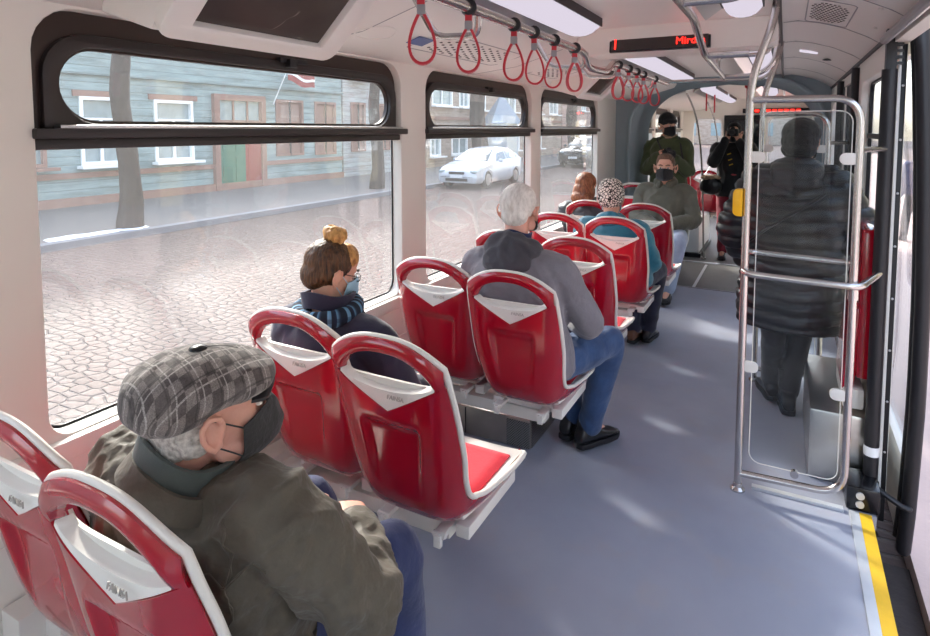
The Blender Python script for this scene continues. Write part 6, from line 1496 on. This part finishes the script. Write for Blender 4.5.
m = MB(); m.tube([V((.172 * s * math.cos(a), .132 * s * math.sin(a), 1.075 * s)) for a in [2 * PI * k / 24 for k in range(24)]], .016, n=8, closed=True); m.build('red_belt', M['strap'], p)
m = MB()
for z in (1.2, 1.26, 1.33): m.box((.05 * (z - 1.1) * 4, .155 * s, z * s), (.05, .006, .012), rot=(0, .4, 0))
m.build('gold_toggle', M['yellow'], p, smooth=False)
for sd in ('L', 'R'): shoe(p, J['an' + sd], (0, 1, 0), M['leather'], 1.1)
photo_camera((ox, oy - .30, 1.585 * s + .01), PI, 0, 'black camera raised to the face of the person in red trousers', 1.0)
t = thing('shoulder_bag', (ox - .26, oy - .18, 1.0), 0, 'dark shoulder bag with pale fur trim hanging beside the red trousers', 'bag')
m = MB(); m.ell((0, 0, 0), (.14, .09, .12), pw=.8); m.ell((0, 0, .06), (.12, .08, .08)); b_ = remesh(m, 'bag_body', M['leather'], t, .01, 2, .5, folds(.006, 9, 3))
m = MB(); m.ell((0, -.02, .11), (.13, .07, .035)); remesh(m, 'fur_trim', M['tan'], t, .01, 1, .5, disp_noise(.014, 30))
m = MB(); m.tube([(-.1, 0, .1), (0.02, .06, .3), (.20, .12, .46)], .012, n=6, sm=4, flat=.5); m.build('bag_strap', M['leather'], t)

# ---- 9. person in the long black down coat, back to the camera
s = 1.03; ox, oy = .065, 4.06; J = standing(s)
J.update(head=(.02, .05, 1.625 * s), hr=(D2(-12), D2(-8), 0), knL=(-.09, -.02, .50), anL=(-.12, .18, .115), knR=(.07, .06, .50), anR=(.02, .12, .10), elL=(-.32, -.0, 1.14), wrL=(-.27, .14, .95), elR=(.33, .0, 1.14), wrR=(.24, .2, 1.02))
J['anL'] = (-.10, .22, .115); J['anR'] = (.0, .08, .10); J['hpR'] = (.08, 0, .9); J['knR'] = (.05, .05, .5)
p = human('standing person in a long black quilted coat and hood with back to the camera', (ox, oy, 0), 0, J, s, 1.1, 'skin')
sk = [((-.02, -.0, .58), .275, .215), ((-.015, 0, .75), .285, .22), ((0, 0, .92), .275, .21)]
jacket(p, J, M['puffblack'], 'down_coat', tk=.055, skirt=[(V(a), b, c) for a, b, c in sk], disp=quilt(.075, .024, 5), vox=.0105, fat=1.18, sleeve=1.2, it=6)
m = MB(); nk = V(J['neck']); hc = V(J['head'])
for q, r in (((0, -.07, .0), (.14, .085, .09)), ((0, -.10, -.06), (.13, .06, .09)), ((.08, -.0, .0), (.07, .09, .07)), ((-.08, -.0, .0), (.07, .09, .07))): m.ell(nk + V(q), r)
remesh(m, 'hood', M['puffblack'], p, .009, 3, .5, quilt(.05, .012, 2))
hair_vol(p, J, M['beanie'], [((0, -.02, .045), (.100, .115, .092)), ((0, -.03, .0), (.098, .105, .075)), ((0, -.06, -.05), (.09, .07, .06))], 'winter_hat', amp=.004, st=(30, 30, 30))
m = MB(); m.tube([V(q) for q in ((.17, -.10, 1.40), (.05, -.235, 1.32), (-.12, -.26, 1.20), (-.27, -.12, 1.05))], .013, n=8, flat=.4, sm=5); m.build('bag_strap', M['leather'], p)
mask(p, J, M['maskdark'], pleats=False); eyes(p, J)
trousers(p, J, M['blackpants'], 'leggings', tk=.010, amp=.004)
for sd, d in (('L', (-.25, 1, 0)), ('R', (-.1, 1, 0))):
    o = shoe(p, J['an' + sd], d, M['leather'], 1.12); a = V(J['an' + sd]); m = MB(); m.tube([a + V((0, 0, -.0)), a + V((0, 0, .10)), a + V((0, 0, .17))], [.052, .056, .060], n=14); remesh(m, 'boot_shaft', M['leather'], o, .009, 2, .5, folds(.004, 14, 3))

# ---- 10. pedestrian outside by the right door
s = 1.0; J = standing(s); J.update(knL=(-.10, .14, .5), anL=(-.1, .20, .1), knR=(.1, -.04, .5), anR=(.1, -.22, .13))
p = human('pedestrian in dark clothes on the platform outside beyond the open door', (2.12, 13.2, -.29), D2(20), J, s, 1.0, 'skin', .012)
jacket(p, J, M['navyjean'], tk=.035, hem=-.05, vox=.015); trousers(p, J, M['blackcloth'], vox=.015)
hair_vol(p, J, M['shortbrown'], [((0, -.02, .04), (.08, .095, .085))], vox=.012)
for sd in ('L', 'R'): shoe(p, J['an' + sd], (0, 1, 0), M['leather'], 1.0)
